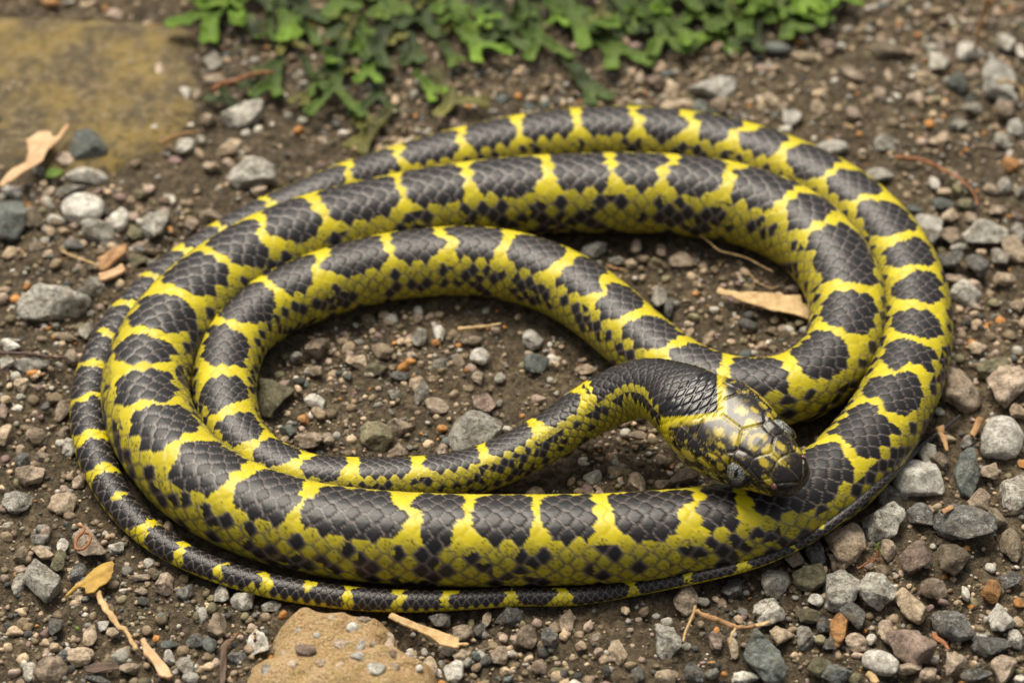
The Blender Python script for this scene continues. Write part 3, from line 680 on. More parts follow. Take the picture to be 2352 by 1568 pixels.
# survey sheet row, column, x, y, width, height, kind, optional angle, optional flags
STONES = """
00 1170 560 130 110 g;00 1410 620 130 150 pk;00 1880 560 180 180 g;00 1890 700 190 100 pk;00 1620 840 120 150 wh;00 1730 820 100 140 ta;00 1840 1050 150 130 ta;00 2140 1000 400 280 lg
00 1680 1110 60 70 wh;00 790 1290 360 320 bl;00 560 1420 220 140 pk;00 340 1500 110 110 g;00 1350 1140 140 110 wh;00 1640 1300 180 150 lg;00 1770 1240 110 80 lg;00 2040 1310 180 160 ta -40;00 1870 1470 180 110 ta
00 1760 1370 130 70 ta;00 2220 1540 440 300 lg;00 1210 40 70 60 ta;00 930 80 80 60 or;00 440 30 180 100 or;00 1440 330 90 80 dk;00 2090 430 150 60 ol;00 770 1550 390 180 lg
10 90 200 230 100 wh 25;10 80 450 300 400 bl;10 425 230 100 130 pk;10 640 200 330 100 g;10 730 380 380 250 wh;10 880 560 370 260 g;10 1040 460 190 230 wh;10 1360 500 260 330 lg;10 1490 290 120 120 lg
10 1870 420 220 120 ta;10 1690 490 120 130 pk;10 1330 730 170 80 pk;10 1180 440 110 100 pk;10 1190 580 150 150 ol;10 1220 820 180 160 ol;10 580 560 100 80 ta;10 650 680 190 130 dk;10 140 1160 90 110 or
10 480 1190 620 430 lg;10 830 1050 190 200 g;10 570 1480 230 100 ta;10 750 1450 130 150 g;10 90 1540 200 80 g;10 300 450 180 200 cl;10 320 700 140 100 br;10 2290 210 150 120 pk;10 440 330 80 120 g;10 380 380 70 90 ol;10 1240 230 150 80 ol
20 100 80 190 110 wh;20 290 250 320 140 lg;20 60 240 130 110 lg;20 630 190 150 140 pk;20 180 430 130 140 ta;20 340 330 60 60 ta;20 310 370 80 50 ta;20 535 260 50 40 wh;20 450 300 90 50 br;20 50 560 80 90 ta;20 30 660 80 160 mv
20 560 660 150 180 pk;20 40 870 140 180 ta;20 330 890 200 150 br;20 560 850 110 110 pk;20 180 1010 110 100 ta;20 195 1100 150 150 dk;20 370 1080 160 130 br;20 620 980 130 180 wh;20 270 1240 260 180 br;20 610 1240 80 90 ta
20 700 1270 120 170 pk;20 160 1480 290 210 lg;20 550 1480 260 200 ta;20 20 1340 50 70 ta;20 400 630 80 90 dk
30 60 180 70 80 lg;30 60 280 120 80 ta;30 350 290 180 150 g;30 180 430 150 160 br;30 370 430 200 110 ta 30;30 555 355 110 130 wh;30 515 490 130 200 ol;30 780 340 380 220 pk 52;30 1020 380 150 120 lg;30 370 680 340 390 lg
30 170 700 130 200 g;30 690 600 140 160 dk;30 690 810 110 140 ta;30 190 940 80 100 ta;30 490 1080 140 150 dk;30 905 1055 110 110 wh;30 1000 1120 130 110 ta;30 480 1250 80 70 ta;30 560 1320 140 120 dk;30 250 1470 130 150 lg
30 450 1450 300 250 br;30 1230 640 200 70 pk;30 1390 620 130 90 ol;30 1460 680 170 190 pk;30 1630 760 170 150 dk;30 1240 760 130 100 br;30 1260 850 90 110 dk;30 1085 755 60 70 wh;30 1420 980 90 100 bl;30 1780 970 120 140 wh
30 1930 1050 180 220 br;30 1720 1180 170 130 dk;30 1850 1230 130 150 bl;30 1950 790 140 170 lg;30 2130 830 220 210 lg;30 2090 1350 180 130 dk;30 2270 1210 200 260 wh;30 1630 1430 170 180 g;30 1680 1520 150 100 wh
30 700 1330 260 140 ta;30 800 1140 130 200 ta;30 1380 1180 60 60 or;30 1500 1230 170 80 bl;30 1310 1330 50 50 g;30 1335 1365 55 50 wh;30 1140 1440 200 120 br;30 870 1540 260 90 dk;30 1490 1330 100 130 wh;30 2060 1480 70 60 br
31 850 655 330 140 pk;31 1230 700 220 130 dk;31 1640 1020 210 160 dk;31 1840 1120 180 150 br;31 2230 970 240 160 dk;31 1990 1100 120 130 dk;31 2050 1010 80 160 ta;31 1830 1320 170 120 ta;31 1760 1470 190 190 wh;31 2160 1310 160 180 pk
31 1960 1430 90 80 br;31 1960 1330 90 80 bl;31 2050 1370 90 130 dk;31 2225 1455 60 60 ta;31 2270 1310 70 60 wh;31 2300 1180 60 100 pk;31 2250 1530 90 70 bl;31 1880 1390 90 70 g;31 250 970 80 90 or;31 160 850 190 90 lg
32 60 970 150 160 dk;32 160 1150 210 210 br;32 370 1160 160 180 dk;32 420 1080 110 120 br;32 520 1030 140 200 br;32 490 1160 80 70 ta;32 650 1240 100 90 ta;32 760 1160 140 110 pk;32 970 1290 170 210 ta;32 1410 1190 240 280 lg
32 1035 925 70 100 ta;32 1205 935 100 90 br;32 1570 830 220 250 pk;32 1720 850 110 90 g;32 1990 720 220 220 dk;32 2270 920 240 200 lg;32 1840 1200 150 190 mv;32 1700 1050 60 70 ta;32 1400 1030 100 80 wh;32 2230 1330 530 270 bl 58
32 1640 1480 180 170 dk;32 1150 1480 130 170 dk;32 1800 1490 120 90 g;32 1840 1420 90 80 dk;32 2100 1520 300 110 lg;32 1990 1250 90 200 ta;32 1400 1510 220 120 ta;32 270 1430 150 130 mv;32 490 1490 90 80 dk;32 560 1480 50 50 ol
32 620 1500 70 60 dk;32 870 1460 110 60 dk;32 30 1310 70 60 wh;32 800 1290 80 80 pk;32 1910 1490 60 50 or;32 1805 1390 40 50 or;32 2040 1020 100 70 ta
33 1110 150 400 330 lg;33 780 360 360 350 ta;33 720 510 220 170 br;33 490 400 190 210 dk;33 320 470 180 200 pk;33 460 640 320 270 ol;33 160 680 260 280 g;33 740 740 330 360 lg;33 1050 750 350 290 lg;33 110 950 260 230 lg;33 510 840 150 110 wh
33 860 980 290 200 dk 50;33 440 970 230 140 ol;33 220 1150 220 200 ta;33 420 1170 160 200 g;33 580 1060 120 140 dk;33 720 1110 180 280 or;33 870 1210 200 160 pk;33 550 1190 90 100 ol;33 1390 460 310 300 mv;33 1150 400 140 180 br
33 1430 90 230 230 dk;33 1830 190 560 350 dk 18;33 1730 480 300 310 cl;33 2240 350 200 260 cl;33 1090 590 110 100 br;33 1350 880 400 230 ta 55;33 1560 750 250 200 br;33 1720 1060 420 240 dk 22;33 2150 1000 260 280 wh;33 2060 760 200 200 or
33 2230 660 240 140 dk;33 1760 865 70 60 ta;33 1830 790 160 70 wh;33 1340 1230 420 310 mv 25;33 1150 1130 180 230 pk;33 1080 1390 320 230 wh 25;33 1750 1400 200 190 pk;33 2080 1250 400 230 dk;33 2180 1450 240 260 pk
33 1950 1180 150 100 wh;33 2280 1180 150 160 lg;33 1560 1360 80 80 lg;33 1330 1440 240 120 br;33 1500 1500 180 120 br;33 1920 1500 300 130 dk;33 2310 1540 100 80 wh;33 1000 1180 80 120 wh;33 640 1220 140 120 dk;33 700 1480 280 200 bl
33 560 1430 250 170 ol;33 1520 910 70 60 mv;33 1640 860 110 60 mv;33 2300 870 90 120 or;33 2100 110 180 180 cl;33 2250 40 200 90 br;33 1920 60 220 100 pk;33 600 210 110 110 dk
23 1770 450 420 420 br;23 1690 240 120 100 br;23 1920 110 140 130 ta;23 2080 290 310 200 ol;23 2200 450 380 380 pk;23 2290 660 140 140 ta;23 2160 900 380 400 wh;23 1350 1240 460 380 wh;23 1840 1200 240 420 bl;23 1860 950 150 120 dk
23 1440 1010 180 180 g;23 1600 1110 200 170 br;23 2040 1200 160 170 br;23 2260 1380 250 350 lg;23 1960 1470 220 200 br;23 1040 1400 260 300 dk;23 2330 1130 80 100 or;23 1770 60 100 90 pk;23 1710 20 50 50 wh
13 1080 70 250 150 lg;13 1560 130 100 130 wh;13 1650 210 140 110 ta;13 1310 245 100 90 ta;13 1380 370 140 110 bl;13 1640 320 200 120 bl;13 1830 310 150 100 ol;13 1760 190 120 90 ol;13 1720 120 110 60 ol;13 1870 180 100 80 bl
13 2060 190 150 130 br;13 2180 150 130 150 g;13 2310 200 100 120 g;13 1490 500 290 230 wh;13 1520 630 180 180 g;13 1690 420 170 150 ta;13 1700 600 170 200 br;13 2010 570 430 260 lg;13 1880 440 140 90 pk;13 2260 730 210 250 ta
13 2300 560 120 200 g;13 1690 830 260 190 dk;13 1770 700 160 100 g;13 1930 870 220 200 dk;13 1970 750 100 70 ta;13 2140 790 160 180 g;13 1830 1100 290 260 lg;13 1740 990 230 90 pk;13 2170 970 200 140 ta;13 2290 1220 130 130 ta
13 1930 1230 80 80 pk;13 1840 1370 110 70 dk;13 1930 1380 100 100 ta;13 1800 1480 110 90 br;13 2210 430 50 50 or;13 2110 380 150 100 pk;13 370 1370 90 80 ol;13 310 1060 140 110 pk
03 1030 65 80 70 lg;03 1270 40 110 80 ol;03 1340 85 90 50 wh;03 1080 210 60 60 ta;03 1410 205 60 70 pk;03 1720 205 70 50 wh;03 1820 110 90 80 pk;03 1760 60 60 70 ta;03 1520 420 140 110 lg;03 1680 370 150 110 pk;03 1740 290 90 60 ta
03 1870 460 230 180 wh;03 2190 390 160 190 lg;03 2320 470 100 140 lg;03 1600 560 190 200 lg;03 1770 740 200 160 bl 35;03 1380 620 110 90 lg;03 1490 650 110 130 ta;03 1560 770 100 70 ta;03 1340 460 90 100 ta;03 2130 720 340 440 wh
03 2210 880 190 200 lg;03 2180 980 180 160 br;03 2280 1130 180 160 wh;03 1510 1095 100 100 or;03 1600 1240 190 150 ta;03 1140 1270 240 180 lg;03 650 1300 310 130 wh;03 300 1040 170 160 wh;03 130 900 170 180 ta;03 290 880 80 80 ta
03 540 960 130 180 ta;03 830 660 230 120 pk 45;03 820 770 90 80 ta;03 1160 670 90 160 pk;03 1070 820 110 140 pk;03 1220 850 70 110 wh;03 1160 890 60 50 wh;03 1390 860 180 110 pk;03 790 970 90 80 dk;03 180 430 260 110 bl 12
03 430 500 250 90 ta;03 740 410 100 90 lg;03 620 400 160 150 mv;03 160 600 120 80 ta;03 1890 960 170 120 g;03 1790 1100 150 90 g;03 2160 1230 160 180 g;03 2220 1365 100 90 wh;03 2240 1460 190 120 or;03 1840 1230 100 70 ta
03 1050 1520 220 100 lg;03 1150 450 330 200 cl;03 875 830 40 45 or
02 1790 770 460 230 wh;02 1300 720 150 140 mv;02 1450 800 150 200 ta;02 1160 690 100 120 br;02 1500 950 360 140 ta;02 1690 950 140 150 bl;02 1860 930 150 130 br;02 200 870 80 110 ta;02 490 910 70 100 ta;02 440 780 70 120 br
02 980 400 120 60 ta;02 2300 620 120 80 pk;02 2270 900 130 180 ta;02 1990 640 50 50 ta;02 2200 330 70 70 pk;02 2200 540 90 130 dk;02 2110 500 70 90 ta
11 1460 1490 140 170 g;11 1620 1450 120 170 wh;11 1290 1530 70 80 ta;11 1600 1540 80 70 or;11 1920 1510 200 100 br;11 2130 1430 90 70 pk
12 760 720 230 150 wh;12 1130 700 100 120 pk;12 1080 850 120 100 ta;12 1210 800 90 90 br;12 1310 830 120 80 ol;12 1530 820 230 140 br;12 1350 750 100 80 pk;12 960 820 160 90 g;12 1330 1150 150 220 g;12 1420 1230 80 160 dk
12 220 1510 190 190 wh;12 2130 1310 110 80 dk;12 1690 1040 50 40 ta;12 1590 1380 60 60 ta
21 1130 130 200 140 ta;21 910 230 210 150 ta;21 1090 290 210 130 ol;21 1310 280 120 80 or;21 1990 180 170 160 wh;21 1980 370 120 130 pk;21 1640 250 150 150 g;21 1800 210 120 120 br;21 2170 370 110 100 g;21 170 540 340 350 ol
21 550 580 200 130 wh 25;21 390 470 90 60 ta;21 440 720 110 110 or;21 300 840 150 120 bl;21 480 920 270 150 pk;21 650 900 110 120 pk;21 1080 890 300 240 ol;21 1300 790 260 180 br;21 1610 620 220 150 pk 25;21 1480 510 140 230 g
21 1250 530 150 130 g;21 2040 610 220 200 mv;21 1950 870 470 420 lg;21 1660 1000 110 140 pk;21 2230 830 90 90 wh;21 400 400 80 120 dk;21 560 100 240 180 br;21 540 310 130 110 br;21 1270 1010 180 150 br;21 370 180 90 120 g
21 1280 350 170 100 dk;21 260 920 70 70 ta;21 1430 440 140 150 ta;21 1660 820 90 90 or
22 250 240 230 200 bl;22 420 250 70 70 ta;22 690 300 220 100 ta;22 1140 880 170 80 pk;22 1130 1290 170 170 pk;22 1550 1240 280 130 br;22 1370 1310 160 80 br;22 1750 60 100 80 br
"""
recs = []
for item in STONES.replace('\n', ';').split(';'):
    q = item.split()
    if not q: continue
    r_, c_ = int(q[0][0]), int(q[0][1])
    x, y, w, h_ = (float(a) for a in q[1:5])
    recs.append([TX[c_]+x*TS, TY[r_]+y*TS, w*TS, h_*TS, q[5], float(q[6]) if len(q) > 6 else 0.0])
recs.sort(key=lambda a: -a[2]*a[3])
# things that other things are described by
MARKS = [(456,60,'the big bright liverwort lobe'),(250,130,'the mossy slab'),(90,330,'the curled tan leaf'),(1640,195,'the cream angular stone behind the snake'),(1360,200,'the liverwort nearest the snake'),
 (760,270,'the forked dark liverwort'),(2265,60,'the pale upright twig'),(2294,190,'the white rimmed dark stone'),(2160,385,'the arching red twig'),(2130,520,'the pale block at the outer coil'),(2264,535,'the long grey stone right of the outer coil'),
 (2215,670,'the round speckled stone at the outer coil'),(1760,695,'the pale straw inside the coil'),(1740,600,'the tangled rootlets'),(1095,745,'the short stick inside the coil'),(627,912,'the dark olive stone in the inner loop'),
 (1090,1000,'the speckled stone under the neck'),(865,1005,'the olive wedge stone in the inner loop'),(1105,820,'the white pebble in the inner loop'),(1450,1100,'the head'),(2200,950,'the tail tip'),(2091,1095,'the cream boulder beneath the tail'),
 (2300,1005,'the cracked white stone past the tail tip'),(2220,1085,'the upright blue-grey stone'),(2010,1270,'the moss sprig'),(2217,1210,'the large dark white-flecked stone'),(2090,1480,'the reddish mauve stone'),
 (2021,1522,'the cream diamond stone'),(1745,1510,'the big blue-grey stone'),(1680,1420,'the forked twig'),(1530,1470,'the speckled pebble by the forked twig'),(980,1440,'the split wood splinter'),(780,1480,'the sandstone rock'),
 (600,1470,'the stone with the ant'),(270,1430,'the bent straw'),(210,1330,'the yellow folded leaf'),(190,1240,'the curled red rootlet'),(96,1337,'the big grey stone by the yellow leaf'),(350,1510,'the crumbly orange bark'),
 (60,815,'the dark twig at the slab side gravel'),(125,690,'the big speckled boulder'),(255,600,'the broken bark chips'),(20,500,'the large blue-grey cobble'),(210,490,'the pair of pale stones'),(560,260,'the rounded grey stone by the slab corner'),(205,330,'the blue-grey stone by the tan leaf')]
OWN = {}  # own labels of single stones: (x, y) -> (label, name)
for x, y, lab in [
 (1640,195,'cream angular stone lying behind the back coil of the snake'),(2294,190,'dark stone with a white weathered rim below the upright twig'),(2130,520,'pale squared block touching the outer coil'),
 (2264,535,'long speckled grey stone beyond the outer coil'),(2215,670,'round speckled grey stone against the outer coil'),(627,912,'dark olive stone half under the inner loop'),(1090,1000,'rounded speckled grey stone tucked under the raised neck'),
 (865,1005,'olive wedge shaped stone inside the inner loop'),(1105,820,'small smooth white pebble inside the inner loop'),(2091,1095,'cream and brown boulder below the thin tail'),(2300,1005,'cracked white stone with dark side past the tail tip'),
 (2220,1085,'upright blue-grey stone with a dusty top near the tail tip'),(2217,1210,'large dark stone with white flecks below the upright blue-grey stone'),(2090,1480,'reddish mauve stone with rounded edges above the cream diamond stone'),(2021,1522,'flat cream diamond shaped stone'),(1745,1510,'big smooth blue-grey stone lying aslant'),
 (1530,1470,'rounded speckled grey pebble beside the forked twig'),(601,1475,'white weathered stone with an ant on it'),(96,1337,'big grey stone with pale weathered crest by the yellow leaf'),(125,690,'big speckled whitish boulder left of the coils'),
 (20,500,'large smooth blue-grey cobble left of the pale stones'),(190,482,'whitish lumpy stone resting against a grey one'),(230,530,'grey rounded stone leaning on a whitish one'),(557,260,'rounded light grey stone by the slab corner'),(205,335,'blue-grey stone beside the curled tan leaf'),
 (200,400,'flat light grey stone below the blue-grey stone'),(354,515,'upright grey triangular stone left of the big coil'),(1933,1352,'pale tapering stone in the row below the tail'),(2013,1355,'pale triangular stone with a flat base'),(1860,1327,'olive stone with blue-grey patches'),
 (1943,1255,'tall tan and grey stone below the tail'),(2030,1200,'large rounded grey stone below the tail'),(1964,1415,'small glossy dark stone among pale ones'),(2201,890,'broad brown pyramid stone beside the outer coil'),(2313,890,'broad pinkish brown stone beside the pyramid stone'),
 (2188,1436,'dark oval stone with white flecks'),(2302,1420,'stone split into white and dark halves'),(2102,1280,'rounded mauve-grey stone right of the moss sprig'),(236,1434,'tiny bright white chip of stone by the bent straw')]:
    OWN[(x, y)] = lab
free_lab = dict(OWN)
def label_for(x, y, w, kind):
    best = None
    for (a, b_), lab in free_lab.items():
        dd = math.hypot(a-x, b_-y)
        if dd < 22 and (best is None or dd < best[0]): best = (dd, (a, b_))
    if best:
        return free_lab.pop(best[1]), None
    dd = sorted((math.hypot(a-x, b_-y), n) for a, b_, n in MARKS)
    size = 'tiny' if w < 21 else 'small' if w < 36 else 'medium' if w < 60 else 'large'
    word = KIND[kind][0]; noun = 'clod' if kind == 'cl' else 'stone'
    rel = 'close to' if dd[0][0] < 75 else 'some way from'
    return f'{size} {word} {noun} {rel} {dd[0][1]}', f'{word} {noun}s near {dd[0][1]}'
placed = []; rest = []
COUNT = 0
for x, y, w, h_, kind, ang in recs:
    if COUNT >= 300 or w*h_ < 300: rest.append((x, y, w, h_, kind)); continue
    COUNT += 1
    r_ = np.random.default_rng(int(x*31+y*17))
    mm_ = ((at(x, y, 0.002)-CAM) @ FW)/FPX
    a = w/2*mm_
    if ang:
        b_ = h_/2*mm_*1.12; c_ = 0.62*b_*1.25
        dirw = math.atan2(-math.sin(R_(ang))/SP, math.cos(R_(ang)))
        a = a*math.hypot(math.cos(R_(ang)), math.sin(R_(ang))/SP)
    else:
        c_ = min(0.72*a, 0.70*h_/2*mm_/CP*0.85)
        b_ = math.sqrt(max((h_/2*mm_)**2-(c_*CP)**2, (0.25*a)**2))/SP; dirw = r_.uniform(-.2, .2)
    zc = 0.42*c_
    if y > 1160 and x > 1740: zc = 0.6*c_
    p = at(x, y, zc)
    round_ = kind in ('bl', 'wh') and r_.random() < .35
    v_ = stone_shape(3 if w > 26 else 2, r_, cuts=6 if round_ else 14, rough=0.05 if round_ else 0.10, lo=0.62 if round_ else 0.44)
    tilt = r_.uniform(-.18, .18)
    v_ = v_*np.array([a, b_, c_])
    v_ = np.stack([v_[:, 0]*math.cos(tilt)-v_[:, 2]*math.sin(tilt), v_[:, 1], v_[:, 0]*math.sin(tilt)+v_[:, 2]*math.cos(tilt)], -1)
    ca_, sa_ = math.cos(dirw), math.sin(dirw)
    v_ = np.stack([v_[:, 0]*ca_-v_[:, 1]*sa_, v_[:, 0]*sa_+v_[:, 1]*ca_, v_[:, 2]], -1)
    # keep stones from poking through the snake
    lift = 0.0
    dd = np.hypot(foot[:, 0]-p[0], foot[:, 1]-p[1]); kq = int(np.argmin(dd-foot_r)); under = foot[kq, 2]-foot_r[kq]
    if dd[kq] < foot_r[kq]+0.6*max(a, b_) and p[2]+c_ > max(under, 0.001):
        out_ = (p[:2]-foot[kq, :2])/max(dd[kq], 1e-5)
        need = foot_r[kq]*0.86+0.55*max(a, b_)-dd[kq]
        if need > 0: p[:2] += out_*min(need, 0.004); lift = -0.25*c_ if need > 0.002 else 0
    lab, grp = label_for(x, y, w, kind)
    nm = 'soil_clod' if kind == 'cl' else 'boulder' if w*h_ > 9000 else 'stone' if w*h_ > 1600 else 'pebble'
    o = mk(nm, v_, ICO[3 if w > 26 else 2][1], KIND[kind][1]); o.location = (p[0], p[1], p[2]+lift)
    tag(o, lab, 'clod' if kind == 'cl' else 'stone', grp)
    placed.append((p[0], p[1], max(a, b_), p[2]+c_))
placed = np.array(placed)

# ------------------------------------------------------------------ the rest of the gravel: grit and crumbs nobody could count
def gravel():
    r_ = np.random.default_rng(99)
    cols = {'lg': (.36,.345,.30), 'g': (.22,.21,.18), 'dk': (.075,.073,.066), 'bl': (.11,.125,.12), 'wh': (.55,.52,.45), 'pk': (.35,.27,.215), 'ta': (.44,.34,.23), 'or': (.42,.20,.06), 'ol': (.19,.17,.10), 'br': (.25,.19,.13), 'mv': (.24,.165,.15), 'cl': (.19,.147,.092)}
    keys = list(cols); pr = np.array([.07, .07, .07, .03, .04, .13, .17, .03, .07, .15, .03, .24]); pr /= pr.sum()
    Vs, Fs, Cs = [], [], []; off = 0
    shapes = {n: [stone_shape(n, r_, 8, .09) for _ in range(24)] for n in (0, 1, 2)}
    def add(x, y, z, a, b_, c_, kind, n):
        nonlocal off
        v_ = shapes[n][r_.integers(24)]*np.array([a, b_, c_]); q = r_.uniform(0, 6.28)
        v_ = np.stack([v_[:, 0]*math.cos(q)-v_[:, 1]*math.sin(q), v_[:, 0]*math.sin(q)+v_[:, 1]*math.cos(q), v_[:, 2]], -1)+np.array([x, y, z])
        Vs.append(v_); Fs.append(ICO[n][1]+off); off += len(v_)
        Cs.append(np.tile(np.array(cols[kind])*r_.uniform(.75, 1.4), (len(v_), 1)))
    for x, y, w, h_, kind in rest:
        p = at(x, y, 0.0005); add(p[0], p[1], 0.0006, w/2*MM, h_/2*MM, w*.35*MM, kind, 2)
    lo = (-0.165, -0.125); hi = (0.165, 0.185)
    for cnt, s0, s1, n in ((300, .0016, .0028, 2), (3800, .0008, .0017, 1), (17000, .0003, .0009, 0)):
        N_ = cnt*3
        xs = r_.uniform(lo[0], hi[0], N_); ys = r_.uniform(lo[1], hi[1], N_); sz = s0+(s1-s0)*r_.random(N_)**2
        ok = r_.random(N_) < 0.62+0.45*vnoise(np.stack([xs*30, ys*30, xs*0], -1), 44)
        ok &= ~((xs < -0.083) & (ys > 0.062) & (r_.random(N_) < .6))
        for a_ in range(0, N_, 4000):
            c_ = slice(a_, a_+4000)
            dd = np.hypot(placed[None, :, 0]-xs[c_, None], placed[None, :, 1]-ys[c_, None])
            lim = placed[None, :, 2]*0.9+sz[c_, None]*.5 if n == 2 else placed[None, :, 2]*0.55
            df = np.hypot(foot[None, ::2, 0]-xs[c_, None], foot[None, ::2, 1]-ys[c_, None])
            hit = ((df < foot_r[None, ::2]+sz[c_, None]*0.2) & ((foot[:, 2]-foot_r)[None, ::2] < 0.003)).any(1)
            ok[c_] &= ~(dd < lim).any(1) & ~hit
        idx = np.nonzero(ok)[0][:cnt]; zs = ground_z(xs[idx], ys[idx])
        kk = r_.choice(len(keys), size=len(idx), p=pr)
        for q_, z_, k_ in zip(idx, zs, kk):
            s_ = sz[q_]; add(xs[q_], ys[q_], z_+s_*0.2, s_, s_*r_.uniform(.65, 1), s_*r_.uniform(.5, .8), keys[k_], n)
    m, t, b = new_mat('gravel_grains'); nb = NB(t)
    ca = nb('ShaderNodeVertexColor', _layer_name='tint'); tc = nb('ShaderNodeTexCoord')
    n1 = nb('ShaderNodeTexNoise', Scale=1300, Detail=4, Roughness=.7); nb.link(tc.outputs['Object'], n1.inputs['Vector'])
    r1 = ramp(nb, n1.outputs[0], [(0.3, (.45, .43, .40)), (0.7, (1.35, 1.33, 1.28))])
    c = mixc(nb, 1.0, ca.outputs[0], r1.outputs[0], 'MULTIPLY'); nb.link(c, b.inputs['Base Color'])
    b.inputs['Roughness'].default_value = .8; b.inputs['Specular IOR Level'].default_value = .3
    bp = nb('ShaderNodeBump', Strength=.5, Distance=.0005); nb.link(n1.outputs[0], bp.inputs['Height']); nb.link(bp.outputs[0], b.inputs['Normal'])
    tag(mk('gravel', np.vstack(Vs), np.vstack(Fs), m, col=np.vstack(Cs)), 'loose mixed grit and crumbs scattered over the brown soil', 'gravel', kind='stuff')
gravel()
# ------------------------------------------------------------------ mossy slab, sandstone rock
def P2(pts, z=0.0): return np.array([at(x, y, z)[:2] for x, y in pts])
def blotch_mat(name, cols, scale, rough=.85, bump=.7, dist=.0008):
    m, t, b = new_mat(name); nb = NB(t); tc = nb('ShaderNodeTexCoord'); co = tc.outputs['Object']
    def noise(s, d=5, r=.65):
        n = nb('ShaderNodeTexNoise', Scale=s, Detail=d, Roughness=r); nb.link(co, n.inputs['Vector']); return n.outputs[0]
    a, c_, e = noise(scale), noise(scale*3.3), noise(scale*14, 4, .7)
    c = mixc(nb, ramp(nb, a, [(.44, (0, 0, 0)), (.60, (1, 1, 1))]).outputs[0], cols[0], cols[1])
    c = mixc(nb, ramp(nb, c_, [(.50, (0, 0, 0)), (.66, (.75,)*3)]).outputs[0], c, cols[2])
    c = mixc(nb, ramp(nb, e, [(.52, (0, 0, 0)), (.62, (.7,)*3)]).outputs[0], c, cols[3])
    c = mixc(nb, ramp(nb, e, [(.36, (.75,)*3), (.45, (0, 0, 0))]).outputs[0], c, cols[4])
    nb.link(c, b.inputs['Base Color']); b.inputs['Roughness'].default_value = rough; b.inputs['Specular IOR Level'].default_value = .3
    ad = nb('ShaderNodeMath', _operation='ADD'); nb.link(e, ad.inputs[0]); nb.link(c_, ad.inputs[1])
    bp = nb('ShaderNodeBump', Strength=bump, Distance=dist); nb.link(ad.outputs[0], bp.inputs['Height']); nb.link(bp.outputs[0], b.inputs['Normal'])
    return m
M_SLAB = blotch_mat('mossy_slab_stone', [(.085,.064,.034), (.225,.158,.040), (.060,.050,.032), (.21,.16,.085), (.05,.038,.024)], 26)
M_SAND = blotch_mat('sandstone', [(.58,.37,.165), (.68,.46,.235), (.50,.38,.11), (.78,.64,.46), (.22,.14,.07)], 110, bump=1.0, dist=.0018)
sl = P2([(-160,12),(60,20),(250,25),(330,28),(425,40),(450,90),(457,165),(452,228),(436,262),(404,305),(330,345),(255,376),(120,384),(60,372),(0,378),(-160,384)], .003)
fs_ = poly_sd(sl)
def slab_field(x, y): return fs_(x, y)+0.0009*fbm(np.stack([x*160, y*160, x*0], -1), 71, 3)
def slab_top(x, y, f):
    p = np.stack([x, y, x*0], -1)
    return -0.0012+0.0013*sstep(-.0002, .0010, f)+0.0015*sstep(0, .007, f)+0.0005*fbm(p*60, 72, 3)+0.0003*fbm(p*300, 73, 2)
slab = sheet('stone_slab', slab_field, (sl[:, 0].min()-.004, sl[:, 0].max()+.004, sl[:, 1].min()-.004, sl[:, 1].max()+.004), .0011, slab_top, M_SLAB)
tag(slab, 'flat brown stone slab with mustard yellow moss film and clean corner', 'slab')

rk = P2([(548,1580),(575,1508),(618,1480),(632,1446),(655,1402),(685,1383),(740,1384),(815,1398),(880,1406),(900,1432),(905,1462),(975,1484),(1005,1512),(1012,1580),(1012,1650),(560,1650)], .004)
fr_ = poly_sd(rk)
def rock_field(x, y): return fr_(x, y)+0.0014*fbm(np.stack([x*130, y*130, x*0], -1), 81, 3)
def rock_top(x, y, f):
    p = np.stack([x, y, x*0], -1)
    return -0.0015+0.0090*(1-np.exp(-np.maximum(f, 0)/.0032))+0.0022*fbm(p*75, 82, 3)+0.0015*fbm(p*340, 83, 3)
rock = sheet('sandstone_rock', rock_field, (rk[:, 0].min()-.003, rk[:, 0].max()+.003, rk[:, 1].min()-.003, rk[:, 1].max()+.003), .0006, rock_top, M_SAND)
tag(rock, 'large ochre sandstone rock studded with pale pebbles below the thin tail', 'rock')
for x, y, w, h_, kind in [(870,1100,110,90,'wh'),(1180,1150,110,220,'pk'),(770,1275,150,100,'pk'),(460,1320,190,100,'mv'),(910,1390,130,90,'wh'),(1080,1490,160,110,'wh'),(1360,1230,90,80,'wh'),(1540,1310,150,180,'ta'),(110,1470,90,120,'g'),(960,1030,140,60,'pk'),(690,1020,130,60,'ta'),(1230,1330,80,70,'mv'),(600,1430,90,70,'pk'),(340,1450,90,70,'pk'),(1240,1450,90,80,'ta'),(940,1270,90,110,'wh'),(560,1180,70,60,'wh'),(270,1270,70,60,'pk'),(1450,1420,80,70,'wh'),(760,1450,80,60,'ta'),(1050,1240,70,60,'ta'),(400,1120,60,50,'wh')]:
    X_, Y_ = TX[1]+x*TS, TY[3]+y*TS
    p = at(X_, Y_, .0055); a, b_ = w*TS/2*MM*.92, h_*TS/2*MM/SP*.8
    zt = float(rock_top(np.array([p[0]]), np.array([p[1]]), np.array([max(float(rock_field(np.array([p[0]]), np.array([p[1]]))[0]), 0)]))[0])
    r_ = np.random.default_rng(int(x+y)); v_ = stone_shape(2, r_, 9, .07)*np.array([a, b_, min(a, b_)*.55])
    o = mk('embedded_pebble', v_, ICO[2][1], KIND[kind][1], rock); o.location = (p[0], p[1], zt-0.0001)

